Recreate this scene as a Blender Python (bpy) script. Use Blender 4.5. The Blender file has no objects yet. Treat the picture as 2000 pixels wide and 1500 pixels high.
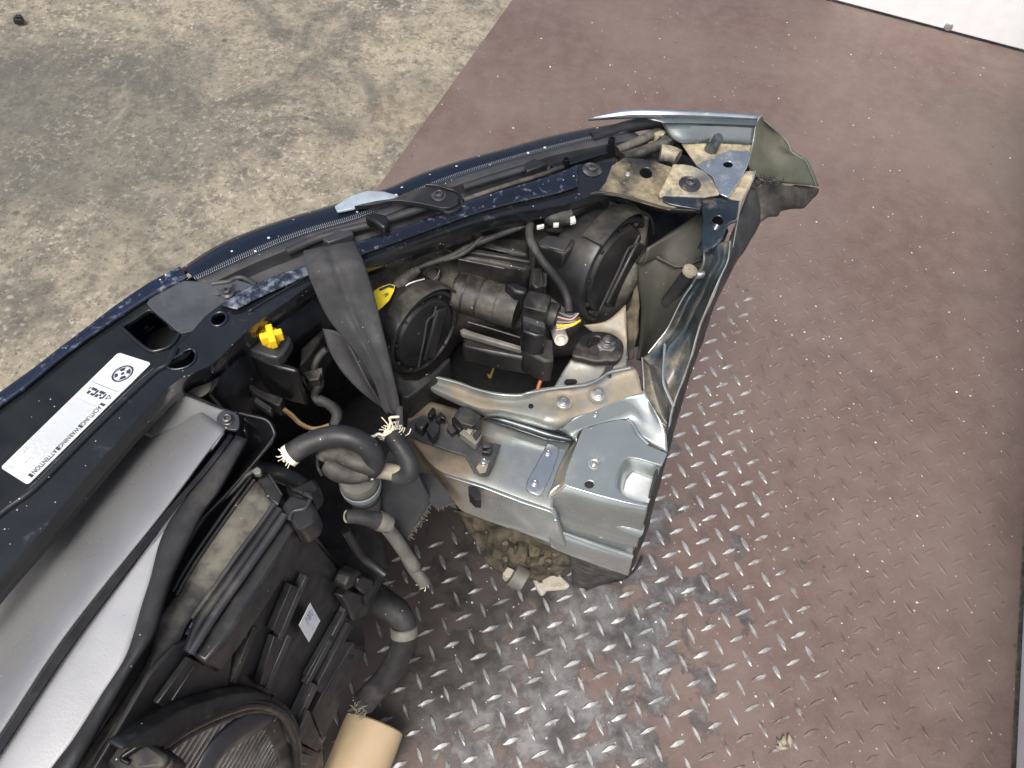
import bpy, bmesh, math, random
from mathutils import Vector, Matrix, noise as mnoise
random.seed(7)
rad = math.radians
SC = bpy.context.scene
COL = SC.collection

# ------------------------------------------------------------------ camera, sky, sun, exposure
H = 1.15                       # camera height above the steel plate (m)
FPX = 1510.0                   # focal length in photo pixels (photo is 2000 wide)
PITCH, ROLL = rad(58.0), rad(5.0)
_f = Vector((0, math.cos(PITCH), -math.sin(PITCH)))
_r0 = Vector((1, 0, 0)); _u0 = _r0.cross(_f)
_r = math.cos(ROLL)*_r0 + math.sin(ROLL)*_u0
_u = -math.sin(ROLL)*_r0 + math.cos(ROLL)*_u0
CAMLOC = Vector((0, 0, H))
cd = bpy.data.cameras.new('camera'); cam = bpy.data.objects.new('camera', cd); COL.objects.link(cam)
cam.matrix_world = Matrix(((_r.x, _u.x, -_f.x, 0), (_r.y, _u.y, -_f.y, 0), (_r.z, _u.z, -_f.z, H), (0, 0, 0, 1)))
cd.sensor_width = 36.0; cd.lens = 36.0*FPX/2000.0; cd.clip_start = .02; cd.clip_end = 200
SC.camera = cam
w = bpy.data.worlds.new('World'); SC.world = w; w.use_nodes = True
nt = w.node_tree; bg = nt.nodes['Background']
sky = nt.nodes.new('ShaderNodeTexSky'); sky.sky_type = 'NISHITA'; sky.sun_disc = False
SUN_EL, SUN_ROT = 62.0, 195.0
sky.sun_elevation = rad(SUN_EL); sky.sun_rotation = rad(SUN_ROT)
sky.air_density = .68; sky.dust_density = 6.0; sky.ozone_density = .3
nt.links.new(sky.outputs[0], bg.inputs[0]); bg.inputs[1].default_value = .13
sl = bpy.data.lights.new('sun', 'SUN'); sl.energy = 1.5; sl.angle = rad(25); sl.color = (1, 1, .99)
so = bpy.data.objects.new('sun', sl); COL.objects.link(so)
_sd = Vector((math.sin(rad(SUN_ROT))*math.cos(rad(SUN_EL)), math.cos(rad(SUN_ROT))*math.cos(rad(SUN_EL)), math.sin(rad(SUN_EL))))
so.rotation_euler = _sd.to_track_quat('Z', 'Y').to_euler(); so.location = _sd*5
SC.view_settings.view_transform = 'Standard'; SC.view_settings.look = 'None'
SC.view_settings.exposure = 0.60; SC.view_settings.gamma = 1; SC.view_settings.use_curve_mapping = False
SC.render.engine = 'CYCLES'; SC.cycles.use_denoising = True; SC.cycles.max_bounces = 8

# ------------------------------------------------------------------ geometry helpers
def ray(px, py):
    return (_f + _r*((px-1000)/FPX) + _u*((750-py)/FPX))
def P(px, py, z):
    d = ray(px, py); return CAMLOC + d*((z-H)/d.z)
def mpp(px, py, z):             # metres per photo pixel there
    return (P(px, py, z)-CAMLOC).dot(_f)/FPX
def ONP(px, py, p0, n):         # photo pixel onto a real plane
    d = ray(px, py); return CAMLOC + d*((p0-CAMLOC).dot(n)/d.dot(n))
class Zm:                       # reads coordinates noted in an enlarged crop
    def __init__(s, ox, oy, k): s.o = (ox, oy, k)
    def __call__(s, txt):
        out = []
        for t in txt.split():
            v = [float(q) for q in t.split(',')]
            out.append((s.o[0]+v[0]/s.o[2], s.o[1]+v[1]/s.o[2]) + tuple(v[2:]))
        return out
G = Zm(0, 0, 1)
A1 = Zm(1100, 180, 3.636); A2 = Zm(700, 200, 3.636); A3 = Zm(1050, 500, 4.438); A4 = Zm(650, 420, 3.636)
A5 = Zm(350, 400, 3.636); A7 = Zm(1000, 400, 6); B1 = Zm(780, 720, 3.636); B2 = Zm(480, 780, 4.438)
B3 = Zm(0, 600, 3.636); B4 = Zm(0, 1000, 3); B5 = Zm(350, 850, 4); B6 = Zm(300, 1125, 4); B7 = Zm(850, 950, 4)
def W(p, z=None):
    if isinstance(p, Vector): return p
    return P(p[0], p[1], p[2] if len(p) > 2 else z)
def WL(ps, z=None): return [W(p, z) for p in ps]
def crom(pts, k, closed=False):
    n = len(pts); out = []
    if n < 3 and not closed: 
        return [pts[0].lerp(pts[-1], i/k) for i in range(k+1)]
    for i in range(n if closed else n-1):
        if closed: a, b, c, d = pts[(i-1) % n], pts[i], pts[(i+1) % n], pts[(i+2) % n]
        else: a, b, c, d = pts[max(i-1, 0)], pts[i], pts[i+1], pts[min(i+2, n-1)]
        for j in range(k):
            t = j/k
            out.append(.5*((2*b)+(c-a)*t+(2*a-5*b+4*c-d)*t*t+(3*b-a-3*c+d)*t*t*t))
    if not closed: out.append(pts[-1].copy())
    return out
def resample(pts, n, smooth=True):
    q = crom(pts, 10) if smooth else pts
    L = [0]
    for a, b in zip(q, q[1:]): L.append(L[-1]+(b-a).length)
    out = []; j = 0
    for i in range(n):
        s = L[-1]*i/(n-1)
        while j < len(q)-2 and L[j+1] < s: j += 1
        t = (s-L[j])/max(L[j+1]-L[j], 1e-9)
        out.append(q[j].lerp(q[j+1], min(max(t, 0), 1)))
    return out
WORLD = {}
def fin(name, verts, faces, m, parent=None, angle=35, bevel=0, solid=0, soff=-1, uvs=None, sub=0, bseg=2, flat=False):
    """link one mesh object; its origin is the middle of its bounds"""
    lo = Vector((min(v.x for v in verts), min(v.y for v in verts), min(v.z for v in verts)))
    hi = Vector((max(v.x for v in verts), max(v.y for v in verts), max(v.z for v in verts)))
    c = (lo+hi)/2
    if parent is None: c.z = lo.z
    me = bpy.data.meshes.new(name)
    me.from_pydata([v-c for v in verts], [], faces); me.update()
    if uvs:
        ul = me.uv_layers.new(name='UVMap')
        for lp in me.loops: ul.data[lp.index].uv = uvs[lp.vertex_index]
    if m: me.materials.append(M[m] if isinstance(m, str) else m)
    if not flat:
        for p in me.polygons: p.use_smooth = True
        me.set_sharp_from_angle(angle=rad(angle))
    o = bpy.data.objects.new(name, me); COL.objects.link(o)
    WORLD[o.name] = c
    if parent: o.parent = parent; o.location = c - WORLD[parent.name]
    else: o.location = c
    if solid:
        s = o.modifiers.new('solid', 'SOLIDIFY'); s.thickness = solid; s.offset = soff
    if bevel:
        b = o.modifiers.new('bevel', 'BEVEL'); b.width = bevel; b.segments = bseg; b.limit_method = 'ANGLE'; b.angle_limit = rad(40)
        b.harden_normals = False
    if sub:
        s = o.modifiers.new('sub', 'SUBSURF'); s.levels = sub; s.render_levels = sub
    return o
def root(name, loc, label, cat, group=None):
    o = bpy.data.objects.new(name, None); COL.objects.link(o); o.location = loc; WORLD[o.name] = Vector(loc)
    o.empty_display_size = .05
    return tag(o, label, cat, group)
def tag(o, label=None, cat=None, group=None, kind=None):
    if label: o['label'] = label
    if cat: o['category'] = cat
    if group: o['group'] = group
    if kind: o['kind'] = kind
    return o
def poly(outline, holes=(), vec=Vector((0, 0, -.003))):
    """filled outline with holes, given a real thickness along vec"""
    bm = bmesh.new(); es = []
    def loop(ps):
        vs = [bm.verts.new(p) for p in ps]
        for i in range(len(vs)): es.append(bm.edges.new((vs[i], vs[(i+1) % len(vs)])))
    loop(outline)
    for h in holes: loop(h)
    nrm = Vector((0, 0, 0))
    for i in range(len(outline)):
        a, b = outline[i], outline[(i+1) % len(outline)]; nrm += a.cross(b)
    nrm.normalize()
    if nrm.dot(vec) > 0: nrm = -nrm
    bmesh.ops.triangle_fill(bm, use_beauty=True, use_dissolve=False, edges=es, normal=nrm)
    bmesh.ops.recalc_face_normals(bm, faces=bm.faces)
    fs = list(bm.faces)
    if fs and sum((f.normal.dot(vec)*f.calc_area() for f in fs)) > 0: bmesh.ops.reverse_faces(bm, faces=fs)
    bm.verts.index_update()
    v = [q.co.copy() for q in bm.verts]; f = [[q.index for q in ff.verts] for ff in bm.faces]
    be = [(e.verts[0].index, e.verts[1].index) for e in bm.edges if e.is_boundary]
    dirs = {}
    for ff in f:
        for i in range(len(ff)): dirs[(ff[i], ff[(i+1) % len(ff)])] = 1
    n = len(v); v2 = v + [q+vec for q in v]
    f2 = f + [[i+n for i in reversed(ff)] for ff in f]
    for a, b in be:
        if (a, b) not in dirs: a, b = b, a
        f2.append([b, a, a+n, b+n])
    bm.free(); return v2, f2
def ell(px, py, z, a, b=None, rot=0, n=20):
    """ellipse outline in photo pixels at height z (holes, round plates)"""
    b = b or a; c, s = math.cos(rad(rot)), math.sin(rad(rot)); out = []
    for i in range(n):
        t = 2*math.pi*i/n; x, y = a*math.cos(t), b*math.sin(t)
        out.append(P(px+c*x-s*y, py+s*x+c*y, z))
    return out
def sheet(name, pts, m, parent, z=None, t=.003, holes=(), bevel=.0008, sm=0, vec=None, **k):
    o = WL(pts, z)
    if sm: o = crom(o, sm, True)
    v, f = poly(o, holes, vec or Vector((0, 0, -t)))
    return fin(name, v, f, m, parent, bevel=bevel, **k)
def grid(rows, n, msub, smooth_rows=True, smooth_cols=True):
    R = [resample(r, n, smooth_rows) for r in rows]
    if msub > 1:
        cols = [crom([R[i][j] for i in range(len(R))], msub) if smooth_cols and len(R) > 2 else
                sum(([R[i][j].lerp(R[i+1][j], q/msub) for q in range(msub)] for i in range(len(R)-1)), [])+[R[-1][j]] for j in range(n)]
        R = [[cols[j][i] for j in range(n)] for i in range(len(cols[0]))]
    return R
def loft(name, rows, m, parent, z=None, n=24, msub=3, t=.002, bevel=0, lin=False, noisy=0, up=None, angle=40, smooth_rows=True, **k):
    R = grid([WL(r, z) for r in rows], n, msub, smooth_rows, not lin)
    nr = len(R); v = [p for r in R for p in r]
    if noisy:
        for i, p in enumerate(v): v[i] = p + mnoise.noise_vector(p*45)*noisy
    f = [[i*n+j, i*n+j+1, (i+1)*n+j+1, (i+1)*n+j] for i in range(nr-1) for j in range(n-1)]
    tot = Vector((0, 0, 0))
    for q in f:
        tot += (v[q[2]]-v[q[0]]).cross(v[q[3]]-v[q[1]])
    cen = sum(v, Vector((0, 0, 0)))/len(v)
    if tot.dot(up or (CAMLOC-cen)) < 0: f = [list(reversed(q)) for q in f]
    uv = [(j/(n-1), i/(nr-1)) for i in range(nr) for j in range(n)]
    return fin(name, v, f, m, parent, angle=angle, solid=t, uvs=uv, bevel=bevel, **k)
def tubemesh(path, r, seg=12, caps=True, wob=0, flatten=None, inner=0):
    n = len(path); rr = r if isinstance(r, (list, tuple)) else None
    v, f = [], []
    tprev = None; nv = None
    for i, p in enumerate(path):
        t = (path[min(i+1, n-1)]-path[max(i-1, 0)]).normalized()
        if nv is None:
            a = Vector((0, 0, 1)) if abs(t.z) < .9 else Vector((1, 0, 0)); nv = (a-t*a.dot(t)).normalized()
        else:
            nv = (nv-t*nv.dot(t)).normalized()
        bn = t.cross(nv)
        if rr:
            s = i/(n-1)*(len(rr)-1); j = min(int(s), len(rr)-2); R = rr[j]+(rr[j+1]-rr[j])*(s-j)
        else: R = r
        for q in range(seg):
            an = 2*math.pi*q/seg
            R2 = R*(1+wob*mnoise.noise(p*60+Vector((math.cos(an), math.sin(an), 0))*1.5)) if wob else R
            v.append(p+(nv*math.cos(an)+bn*math.sin(an))*R2)
    for i in range(n-1):
        for q in range(seg):
            f.append([i*seg+q, i*seg+(q+1) % seg, (i+1)*seg+(q+1) % seg, (i+1)*seg+q])
    if caps:
        if inner:      # open hose: wall thickness and a bore at both ends
            for end, base, nb in ((0, 0, min(3, n-1)), (1, (n-1)*seg, max(n-4, 0))):
                c = path[0] if end == 0 else path[-1]
                rim = len(v)
                for q in range(seg): v.append(c+(v[base+q]-c)*inner)
                deep = len(v); cc = path[nb]
                for q in range(seg): v.append(v[rim+q]+(cc-c))
                for q in range(seg):
                    q2 = (q+1) % seg
                    a = [base+q, base+q2, rim+q2, rim+q]; b = [rim+q, rim+q2, deep+q2, deep+q]
                    f += [a, b] if end else [a[::-1], b[::-1]]
                f.append([deep+q for q in range(seg)] if end else [deep+q for q in reversed(range(seg))])
        else:
            f.append([q for q in reversed(range(seg))]); f.append([(n-1)*seg+q for q in range(seg)])
    return v, f
def tube(name, pts, r, m, parent, z=None, k=6, seg=12, wob=0, inner=0, smooth=True, **kw):
    p = WL(pts, z); p = crom(p, k) if smooth else p
    v, f = tubemesh(p, r, seg, True, wob, inner=inner)
    return fin(name, v, f, m, parent, angle=50, **kw)
def frame(n):
    n = n.normalized(); a = Vector((0, 0, 1)) if abs(n.z) < .95 else Vector((0, 1, 0))
    x = a.cross(n).normalized(); return x, n.cross(x), n
def lathemesh(c, axis, prof, seg=28, a0=0, a1=360, ref=None):
    x, y, n = frame(axis)
    if ref is not None: x = (ref-n*ref.dot(n)).normalized(); y = n.cross(x)
    full = abs(a1-a0) >= 359; ns = seg if full else seg+1
    v = [c+n*h+(x*math.cos(rad(a0+(a1-a0)*i/seg))+y*math.sin(rad(a0+(a1-a0)*i/seg)))*r for r, h in prof for i in range(ns)]
    f = []
    for j in range(len(prof)-1):
        for i in range(seg):
            i2 = (i+1) % ns if full else i+1
            f.append([j*ns+i, j*ns+i2, (j+1)*ns+i2, (j+1)*ns+i])
    if full and prof[-1][0] > 1e-5: f.append([(len(prof)-1)*ns+i for i in range(seg)])
    return v, f
def lathe(name, c, axis, prof, m, parent, seg=28, **k):
    lk = {q: k.pop(q) for q in ('a0', 'a1', 'ref') if q in k}
    v, f = lathemesh(c, axis, prof, seg, **lk)
    return fin(name, v, f, m, parent, angle=k.pop('angle', 32), **k)
def join(parts):
    v, f = [], []
    for a, b in parts:
        k = len(v); v += a; f += [[i+k for i in q] for q in b]
    return v, f
def cyl(c, axis, r, h, seg=16): return lathemesh(c, axis, [(r, 0), (r, h)], seg)
def obox(c, x, y, z):          # box from centre and half-axis vectors
    v = [c+x*i+y*j+z*k for k in (-1, 1) for j in (-1, 1) for i in (-1, 1)]
    f = [[0, 2, 3, 1], [4, 5, 7, 6], [0, 1, 5, 4], [2, 6, 7, 3], [0, 4, 6, 2], [1, 3, 7, 5]]
    if x.cross(y).dot(z) < 0: f = [q[::-1] for q in f]
    return v, f
def bolt(px, py, z, rpx, m, parent, axis=Vector((0, 0, 1)), hexhead=False, washer=1.75, name='bolt', c=None):
    c = c or P(px, py, z); r = rpx*mpp(px, py, z)
    pts = [lathemesh(c, axis, [(r*washer, 0), (r*washer, r*.18), (r*washer*.9, r*.25), (r*1.05, r*.3)], 24)]
    if hexhead:
        pts.append(lathemesh(c, axis, [(r*1.15, r*.2), (r*1.15, r*.38), (r*.98, r*.45), (r*.98, r*.95), (r*.8, r*1.1), (.0001, r*1.05)], 6))
    else:
        v, f = lathemesh(c, axis, [(r, r*.2), (r, r*.55), (r*.85, r*.85), (r*.6, r*.95), (r*.5, r*.9), (r*.42, r*.45), (.0001, r*.4)], 24)
        pts.append((v, f))
    v, f = join(pts); return fin(name, v, f, m, parent, angle=30)
def facing(px, py, z, d2, ratio):
    """axis of a round face that shows as an ellipse leaning along d2 (photo direction)"""
    toc = (CAMLOC-P(px, py, z)).normalized()
    im = (_r*d2[0]-_u*d2[1]); im = (im-toc*im.dot(toc)).normalized()
    return (toc*ratio+im*math.sqrt(1-ratio*ratio)).normalized()
def prism(name, pts, m, parent, z, h, bevel=.0015, **k):   # solid block with this top outline
    return sheet(name, pts, m, parent, z, h, bevel=bevel, **k)

# ------------------------------------------------------------------ materials
M = {}
def mat(name, base, rough=.5, metal=0, dust=0, dcol=(.30, .26, .19), dscale=14, var=.25, vscale=30, speck=.0, scol=(.55, .55, .5),
        bump=.15, bscale=180, coat=0, uprough=.75, spec=.5, sscale=360, streak=None, dup=True):
    m = bpy.data.materials.new(name); m.use_nodes = True; N = m.node_tree.nodes; L = m.node_tree.links
    b = N['Principled BSDF']; b.inputs['Metallic'].default_value = metal; b.inputs['Coat Weight'].default_value = coat
    b.inputs['Coat Roughness'].default_value = .06; b.inputs['Specular IOR Level'].default_value = spec
    geo = N.new('ShaderNodeNewGeometry'); pos = geo.outputs['Position']
    def noi(scale, detail=5, rg=.55):
        n = N.new('ShaderNodeTexNoise'); n.inputs['Scale'].default_value = scale; n.inputs['Detail'].default_value = detail
        n.inputs['Roughness'].default_value = rg; L.new(pos, n.inputs['Vector']); return n.outputs['Fac']
    def rng(src, a, bb, c=0, d=1):
        r = N.new('ShaderNodeMapRange'); r.interpolation_type = 'SMOOTHSTEP'
        for i, q in enumerate((a, bb, c, d)): r.inputs[i+1].default_value = q
        L.new(src, r.inputs[0]); return r.outputs[0]
    def mul(a, c):
        x = N.new('ShaderNodeMath'); x.operation = 'MULTIPLY'; L.new(a, x.inputs[0])
        if isinstance(c, (int, float)): x.inputs[1].default_value = c
        else: L.new(c, x.inputs[1])
        return x.outputs[0]
    def mix(f, a, c):
        x = N.new('ShaderNodeMix'); x.data_type = 'RGBA'; L.new(f, x.inputs[0])
        for q, s in ((a, 6), (c, 7)):
            if isinstance(q, tuple): x.inputs[s].default_value = q+(1,)
            else: L.new(q, x.inputs[s])
        return x.outputs[2]
    lo = tuple(c*(1-var) for c in base); hi = tuple(min(1, c*(1+var)) for c in base)
    col = mix(rng(noi(vscale, 6), .3, .7), lo, hi)
    rr = rng(noi(vscale*1.7, 4), .3, .7, max(rough*.75, .03), min(rough*1.3, 1))
    met = None
    if dust:
        n1 = rng(noi(dscale, 7, .62), .62-dust*.42, .80-dust*.34)
        n2 = rng(noi(dscale*9, 4), .25, .6, .45, 1)
        f = mul(n1, n2)
        if dup:
            sx = N.new('ShaderNodeSeparateXYZ'); L.new(geo.outputs['Normal'], sx.inputs[0])
            f = mul(f, rng(sx.outputs[2], -.1, .75, .15, 1))
        f = mul(f, min(1, .45+dust*.6))
        dc = mix(rng(noi(dscale*3, 4), .3, .7), tuple(c*.7 for c in dcol), tuple(min(1, c*1.25) for c in dcol))
        col = mix(f, col, dc)
        x = N.new('ShaderNodeMix'); L.new(f, x.inputs[0]); L.new(rr, x.inputs[2]); x.inputs[3].default_value = uprough; rr = x.outputs[0]
        if metal:
            x = N.new('ShaderNodeMix'); L.new(f, x.inputs[0]); x.inputs[2].default_value = metal; x.inputs[3].default_value = 0; L.new(x.outputs[0], b.inputs['Metallic'])
    if speck:
        vo = N.new('ShaderNodeTexVoronoi'); vo.inputs['Scale'].default_value = sscale; L.new(pos, vo.inputs['Vector'])
        sc = N.new('ShaderNodeSeparateColor'); L.new(vo.outputs['Color'], sc.inputs[0])
        f = mul(rng(vo.outputs['Distance'], .26, .12), rng(sc.outputs[0], 1-speck*.18-.003, 1-speck*.18+.003))
        col = mix(f, col, scol)
    L.new(col, b.inputs['Base Color']); L.new(rr, b.inputs['Roughness'])
    if bump:
        bp = N.new('ShaderNodeBump'); bp.inputs['Strength'].default_value = bump; bp.inputs['Distance'].default_value = .001
        L.new(noi(bscale, 4), bp.inputs['Height']); L.new(bp.outputs[0], b.inputs['Normal'])
    M[name] = m; return m
mat('black_plastic', (.015, .0157, .0162), .40, dust=.34, dcol=(.085, .082, .07), speck=.05, spec=.45)
mat('black_plastic_dusty', (.014, .0142, .0145), .45, dust=.55, dcol=(.15, .142, .112), dscale=15, speck=.07, spec=.45)
mat('black_plastic_clean', (.007, .0075, .009), .33, dust=.15, dcol=(.06, .057, .05), speck=.05, bump=.1, spec=.45)
mat('black_gloss', (.010, .0125, .0125), .12, dust=.1, dcol=(.1, .1, .09), speck=.05, coat=.4, bump=.02, var=.3, spec=.35)
mat('grey_plastic', (.036, .038, .041), .36, dust=.3, dcol=(.12, .115, .10), speck=.05, bump=.12, spec=.4)
mat('carrier_paint', (.009, .0105, .012), .2, dust=.12, dcol=(.10, .105, .11), dscale=40, speck=.12, coat=.5, bump=.06, scol=(.5, .55, .58), spec=.45)
mat('navy_gloss', (.006, .008, .014), .12, dust=.16, dcol=(.3, .36, .46), dscale=140, speck=.2, coat=.4, bump=.05, scol=(.75, .8, .9), sscale=300)
mat('scuffed_navy', (.006, .011, .026), .16, dust=.20, dcol=(.30, .36, .46), dscale=110, speck=.25, coat=.5, bump=.25, scol=(.8, .85, .9), sscale=300, dup=False)
mat('sheen_scuffed_navy', (.015, .021, .034), .2, dust=.5, dcol=(.26, .30, .36), dscale=120, speck=.2, coat=.5, bump=.3, scol=(.8, .85, .9), sscale=300)  # pale coating paints a bright reflection along with the scuffs
mat('steel_paint', (.31, .35, .345), .2, metal=.6, dust=.25, dcol=(.33, .27, .18), dscale=9, speck=.06, coat=.4, bump=.06, var=.16, vscale=9)
mat('steel_mid', (.10, .125, .13), .25, metal=.5, dust=.25, dcol=(.3, .27, .2), dscale=14, speck=.05, coat=.4, bump=.05, var=.2, vscale=9)
mat('steel_paint_dirty', (.22, .245, .24), .3, metal=.5, dust=.66, dcol=(.27, .215, .135), dscale=12, speck=.08, coat=.2, bump=.15, var=.25)
mat('steel_navy', (.02, .029, .037), .2, metal=.3, dust=.28, dcol=(.28, .27, .24), dscale=26, speck=.1, coat=.4, bump=.1, var=.3)
mat('steel_scuffed', (.05, .067, .078), .3, metal=.3, dust=.54, dcol=(.25, .215, .15), dscale=18, speck=.15, coat=.3, bump=.3, bscale=90, var=.6, vscale=26)
mat('olive_panel', (.05, .052, .042), .6, dust=.4, dcol=(.125, .115, .085), dscale=9, speck=.08, bump=.2, var=.3, vscale=7)
mat('wing_inside', (.085, .10, .072), .6, dust=.3, dcol=(.13, .125, .09), dscale=8, speck=.03, bump=.1, dup=False, var=.4, vscale=7)
mat('wing_paint', (.33, .38, .41), .18, metal=.7, dust=.2, dcol=(.4, .37, .3), dscale=24, speck=.07, coat=.8, bump=.03, var=.12)
mat('cream_dust_steel', (.14, .15, .15), .4, metal=.3, dust=.72, dcol=(.47, .40, .25), dscale=20, speck=.08, bump=.3, dup=False, var=.4)
mat('tan_dust_steel', (.028, .029, .029), .4, metal=.2, dust=.5, dcol=(.33, .275, .165), dscale=17, speck=.08, bump=.3, dup=False, var=.4)
mat('bright_edge', (.42, .43, .40), .35, metal=.6, bump=.3)
mat('zinc', (.52, .53, .52), .35, metal=.85, dust=.3, dcol=(.3, .26, .18), dscale=50, bump=.1)
mat('dark_bolt', (.10, .10, .105), .3, metal=.7, dust=.3, dcol=(.32, .29, .24), dscale=60, bump=.1)
mat('rubber', (.022, .023, .024), .5, dust=.45, dcol=(.085, .083, .075), dscale=18, speck=.06, bump=.25, spec=.35)
mat('rubber_muddy', (.022, .022, .021), .55, dust=.58, dcol=(.095, .09, .072), dscale=22, speck=.08, bump=.6, bscale=140)
mat('hose_tan', (.22, .20, .16), .65, dust=.6, dcol=(.36, .32, .24), dscale=30, bump=.3)
mat('hose_grey', (.13, .13, .115), .5, dust=.5, dcol=(.2, .19, .15), dscale=20, speck=.04, bump=.25)
mat('strap_web', (.031, .0325, .034), .75, dust=.4, dcol=(.07, .07, .07), dscale=10, bump=.5, bscale=500, speck=.02, var=.15)
mat('cream_fibre', (.80, .74, .55), .8, bump=.3)
mat('yellow', (.85, .55, .02), .45, dust=.25, dcol=(.75, .6, .25), bump=.08, var=.1)
mat('yellow_label', (.78, .62, .03), .5, dust=.3, dcol=(.4, .34, .1), dscale=40, bump=.05, var=.08)
mat('white_label', (.64, .68, .69), .42, bump=.03, var=.04, dust=.1, dcol=(.5, .5, .48))
mat('ink', (.03, .035, .06), .5, bump=0, var=.1)
mat('ink_grey', (.22, .25, .3), .5, bump=0, var=.2)
mat('white_plastic', (.78, .77, .70), .45, bump=.1, dust=.3, dcol=(.5, .45, .35))
mat('pale_blue', (.24, .29, .31), .4, bump=.1, dust=.35, dcol=(.4, .38, .3))
mat('pocket_sheen', (.62, .65, .64), .35, metal=.2, speck=.1, bump=.05, dust=.2, dcol=(.3, .28, .22))  # brighter than the rail: reflected light put into the colour
mat('sheen_grey', (.06, .066, .073), .22, dust=.25, dcol=(.08, .08, .08), dscale=40, speck=.1, bump=.05, scol=(.05, .05, .06))  # paler grey with the sky reflection put into the colour
mat('frost_tab', (.28, .34, .39), .3, bump=.05, dust=.2, dcol=(.3, .3, .3))
mat('cover_pale', (.37, .382, .387), .36, metal=.25, speck=.06, scol=(.6, .62, .64), sscale=420, bump=.12, bscale=600, var=.04, vscale=20)
mat('cover_silver', (.27, .278, .28), .34, metal=.4, dust=0, speck=.08, scol=(.6, .62, .64), sscale=420, bump=.12, bscale=600, var=.05, vscale=20)
mat('foam_seal', (.014, .0145, .016), .7, dust=.25, dcol=(.06, .058, .05), speck=.03, bump=.3, bscale=300)
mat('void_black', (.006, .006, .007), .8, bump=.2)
mat('mud', (.055, .047, .032), .85, dust=.55, dcol=(.15, .125, .078), dscale=24, speck=.08, bump=1, bscale=110, var=.8, vscale=45, scol=(.32, .27, .16))
mat('bone', (.46, .44, .37), .6, dust=.5, dcol=(.22, .19, .12), dscale=30, bump=.3)
mat('kraft', (.50, .385, .235), .55, var=.06, vscale=18, bump=.1, dust=.1, dcol=(.4, .3, .2))
mat('aluminium', (.55, .57, .55), .35, metal=.8, dust=.3, dcol=(.3, .28, .22), bump=.05)
mat('white_panel', (.80, .82, .82), .4, var=.03, dust=.12, dcol=(.5, .5, .46), dscale=5, bump=.03, dup=False)
mat('orange_wire', (.42, .12, .05), .5, bump=0); mat('wire_yellow', (.75, .6, .05), .45, bump=0); mat('wire_pink', (.6, .45, .4), .45, bump=0)
mat('wire_brown', (.16, .08, .04), .45, bump=0); mat('wire_grey', (.25, .26, .3), .45, bump=0); mat('wire_ochre', (.3, .2, .06), .5, bump=0)
mat('shaving', (.66, .66, .62), .4, metal=.3, bump=0, var=.3); mat('dry_leaf', (.36, .32, .24), .8, bump=.5)

# plate, lozenges and concrete have wear of their own shape; the plate also has painted shade
def special(name):
    m = bpy.data.materials.new(name); m.use_nodes = True; M[name] = m
    N = m.node_tree.nodes; L = m.node_tree.links; b = N['Principled BSDF']
    geo = N.new('ShaderNodeNewGeometry'); pos = geo.outputs['Position']
    def noi(scale, detail=5, rg=.55, dist=0):
        n = N.new('ShaderNodeTexNoise'); n.inputs['Scale'].default_value = scale; n.inputs['Detail'].default_value = detail
        n.inputs['Roughness'].default_value = rg; n.inputs['Distortion'].default_value = dist; L.new(pos, n.inputs['Vector']); return n.outputs['Fac']
    def rng(src, a, bb, c=0, d=1):
        r = N.new('ShaderNodeMapRange'); r.interpolation_type = 'SMOOTHSTEP'
        for i, q in enumerate((a, bb, c, d)): r.inputs[i+1].default_value = q
        L.new(src, r.inputs[0]); return r.outputs[0]
    def mth(op, a, c):
        x = N.new('ShaderNodeMath'); x.operation = op
        for i, q in enumerate((a, c)):
            if isinstance(q, (int, float)): x.inputs[i].default_value = q
            else: L.new(q, x.inputs[i])
        return x.outputs[0]
    def mix(f, a, c):
        x = N.new('ShaderNodeMix'); x.data_type = 'RGBA'; L.new(f, x.inputs[0])
        for q, s in ((a, 6), (c, 7)):
            if isinstance(q, tuple): x.inputs[s].default_value = q+(1,)
            else: L.new(q, x.inputs[s])
        return x.outputs[2]
    def dist(p, sx, sy, rz=0):
        mp = N.new('ShaderNodeMapping'); mp.vector_type = 'TEXTURE'
        mp.inputs['Location'].default_value = p; mp.inputs['Rotation'].default_value = (0, 0, rz); mp.inputs['Scale'].default_value = (sx, sy, 1)
        L.new(pos, mp.inputs['Vector']); ln = N.new('ShaderNodeVectorMath'); ln.operation = 'LENGTH'; L.new(mp.outputs[0], ln.inputs[0]); return ln.outputs['Value']
    def specks(scale, share, r0=.34, r1=.2):
        vo = N.new('ShaderNodeTexVoronoi'); vo.inputs['Scale'].default_value = scale; L.new(pos, vo.inputs['Vector'])
        sc = N.new('ShaderNodeSeparateColor'); L.new(vo.outputs['Color'], sc.inputs[0])
        return mth('MULTIPLY', rng(vo.outputs['Distance'], r0, r1), rng(sc.outputs[0], 1-share-.005, 1-share+.005))
    return m, N, L, b, noi, rng, mth, mix, dist, specks
def bumpto(N, L, b, h, s, d=.001):
    bp = N.new('ShaderNodeBump'); bp.inputs['Strength'].default_value = s; bp.inputs['Distance'].default_value = d
    L.new(h, bp.inputs['Height']); L.new(bp.outputs[0], b.inputs['Normal'])

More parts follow.
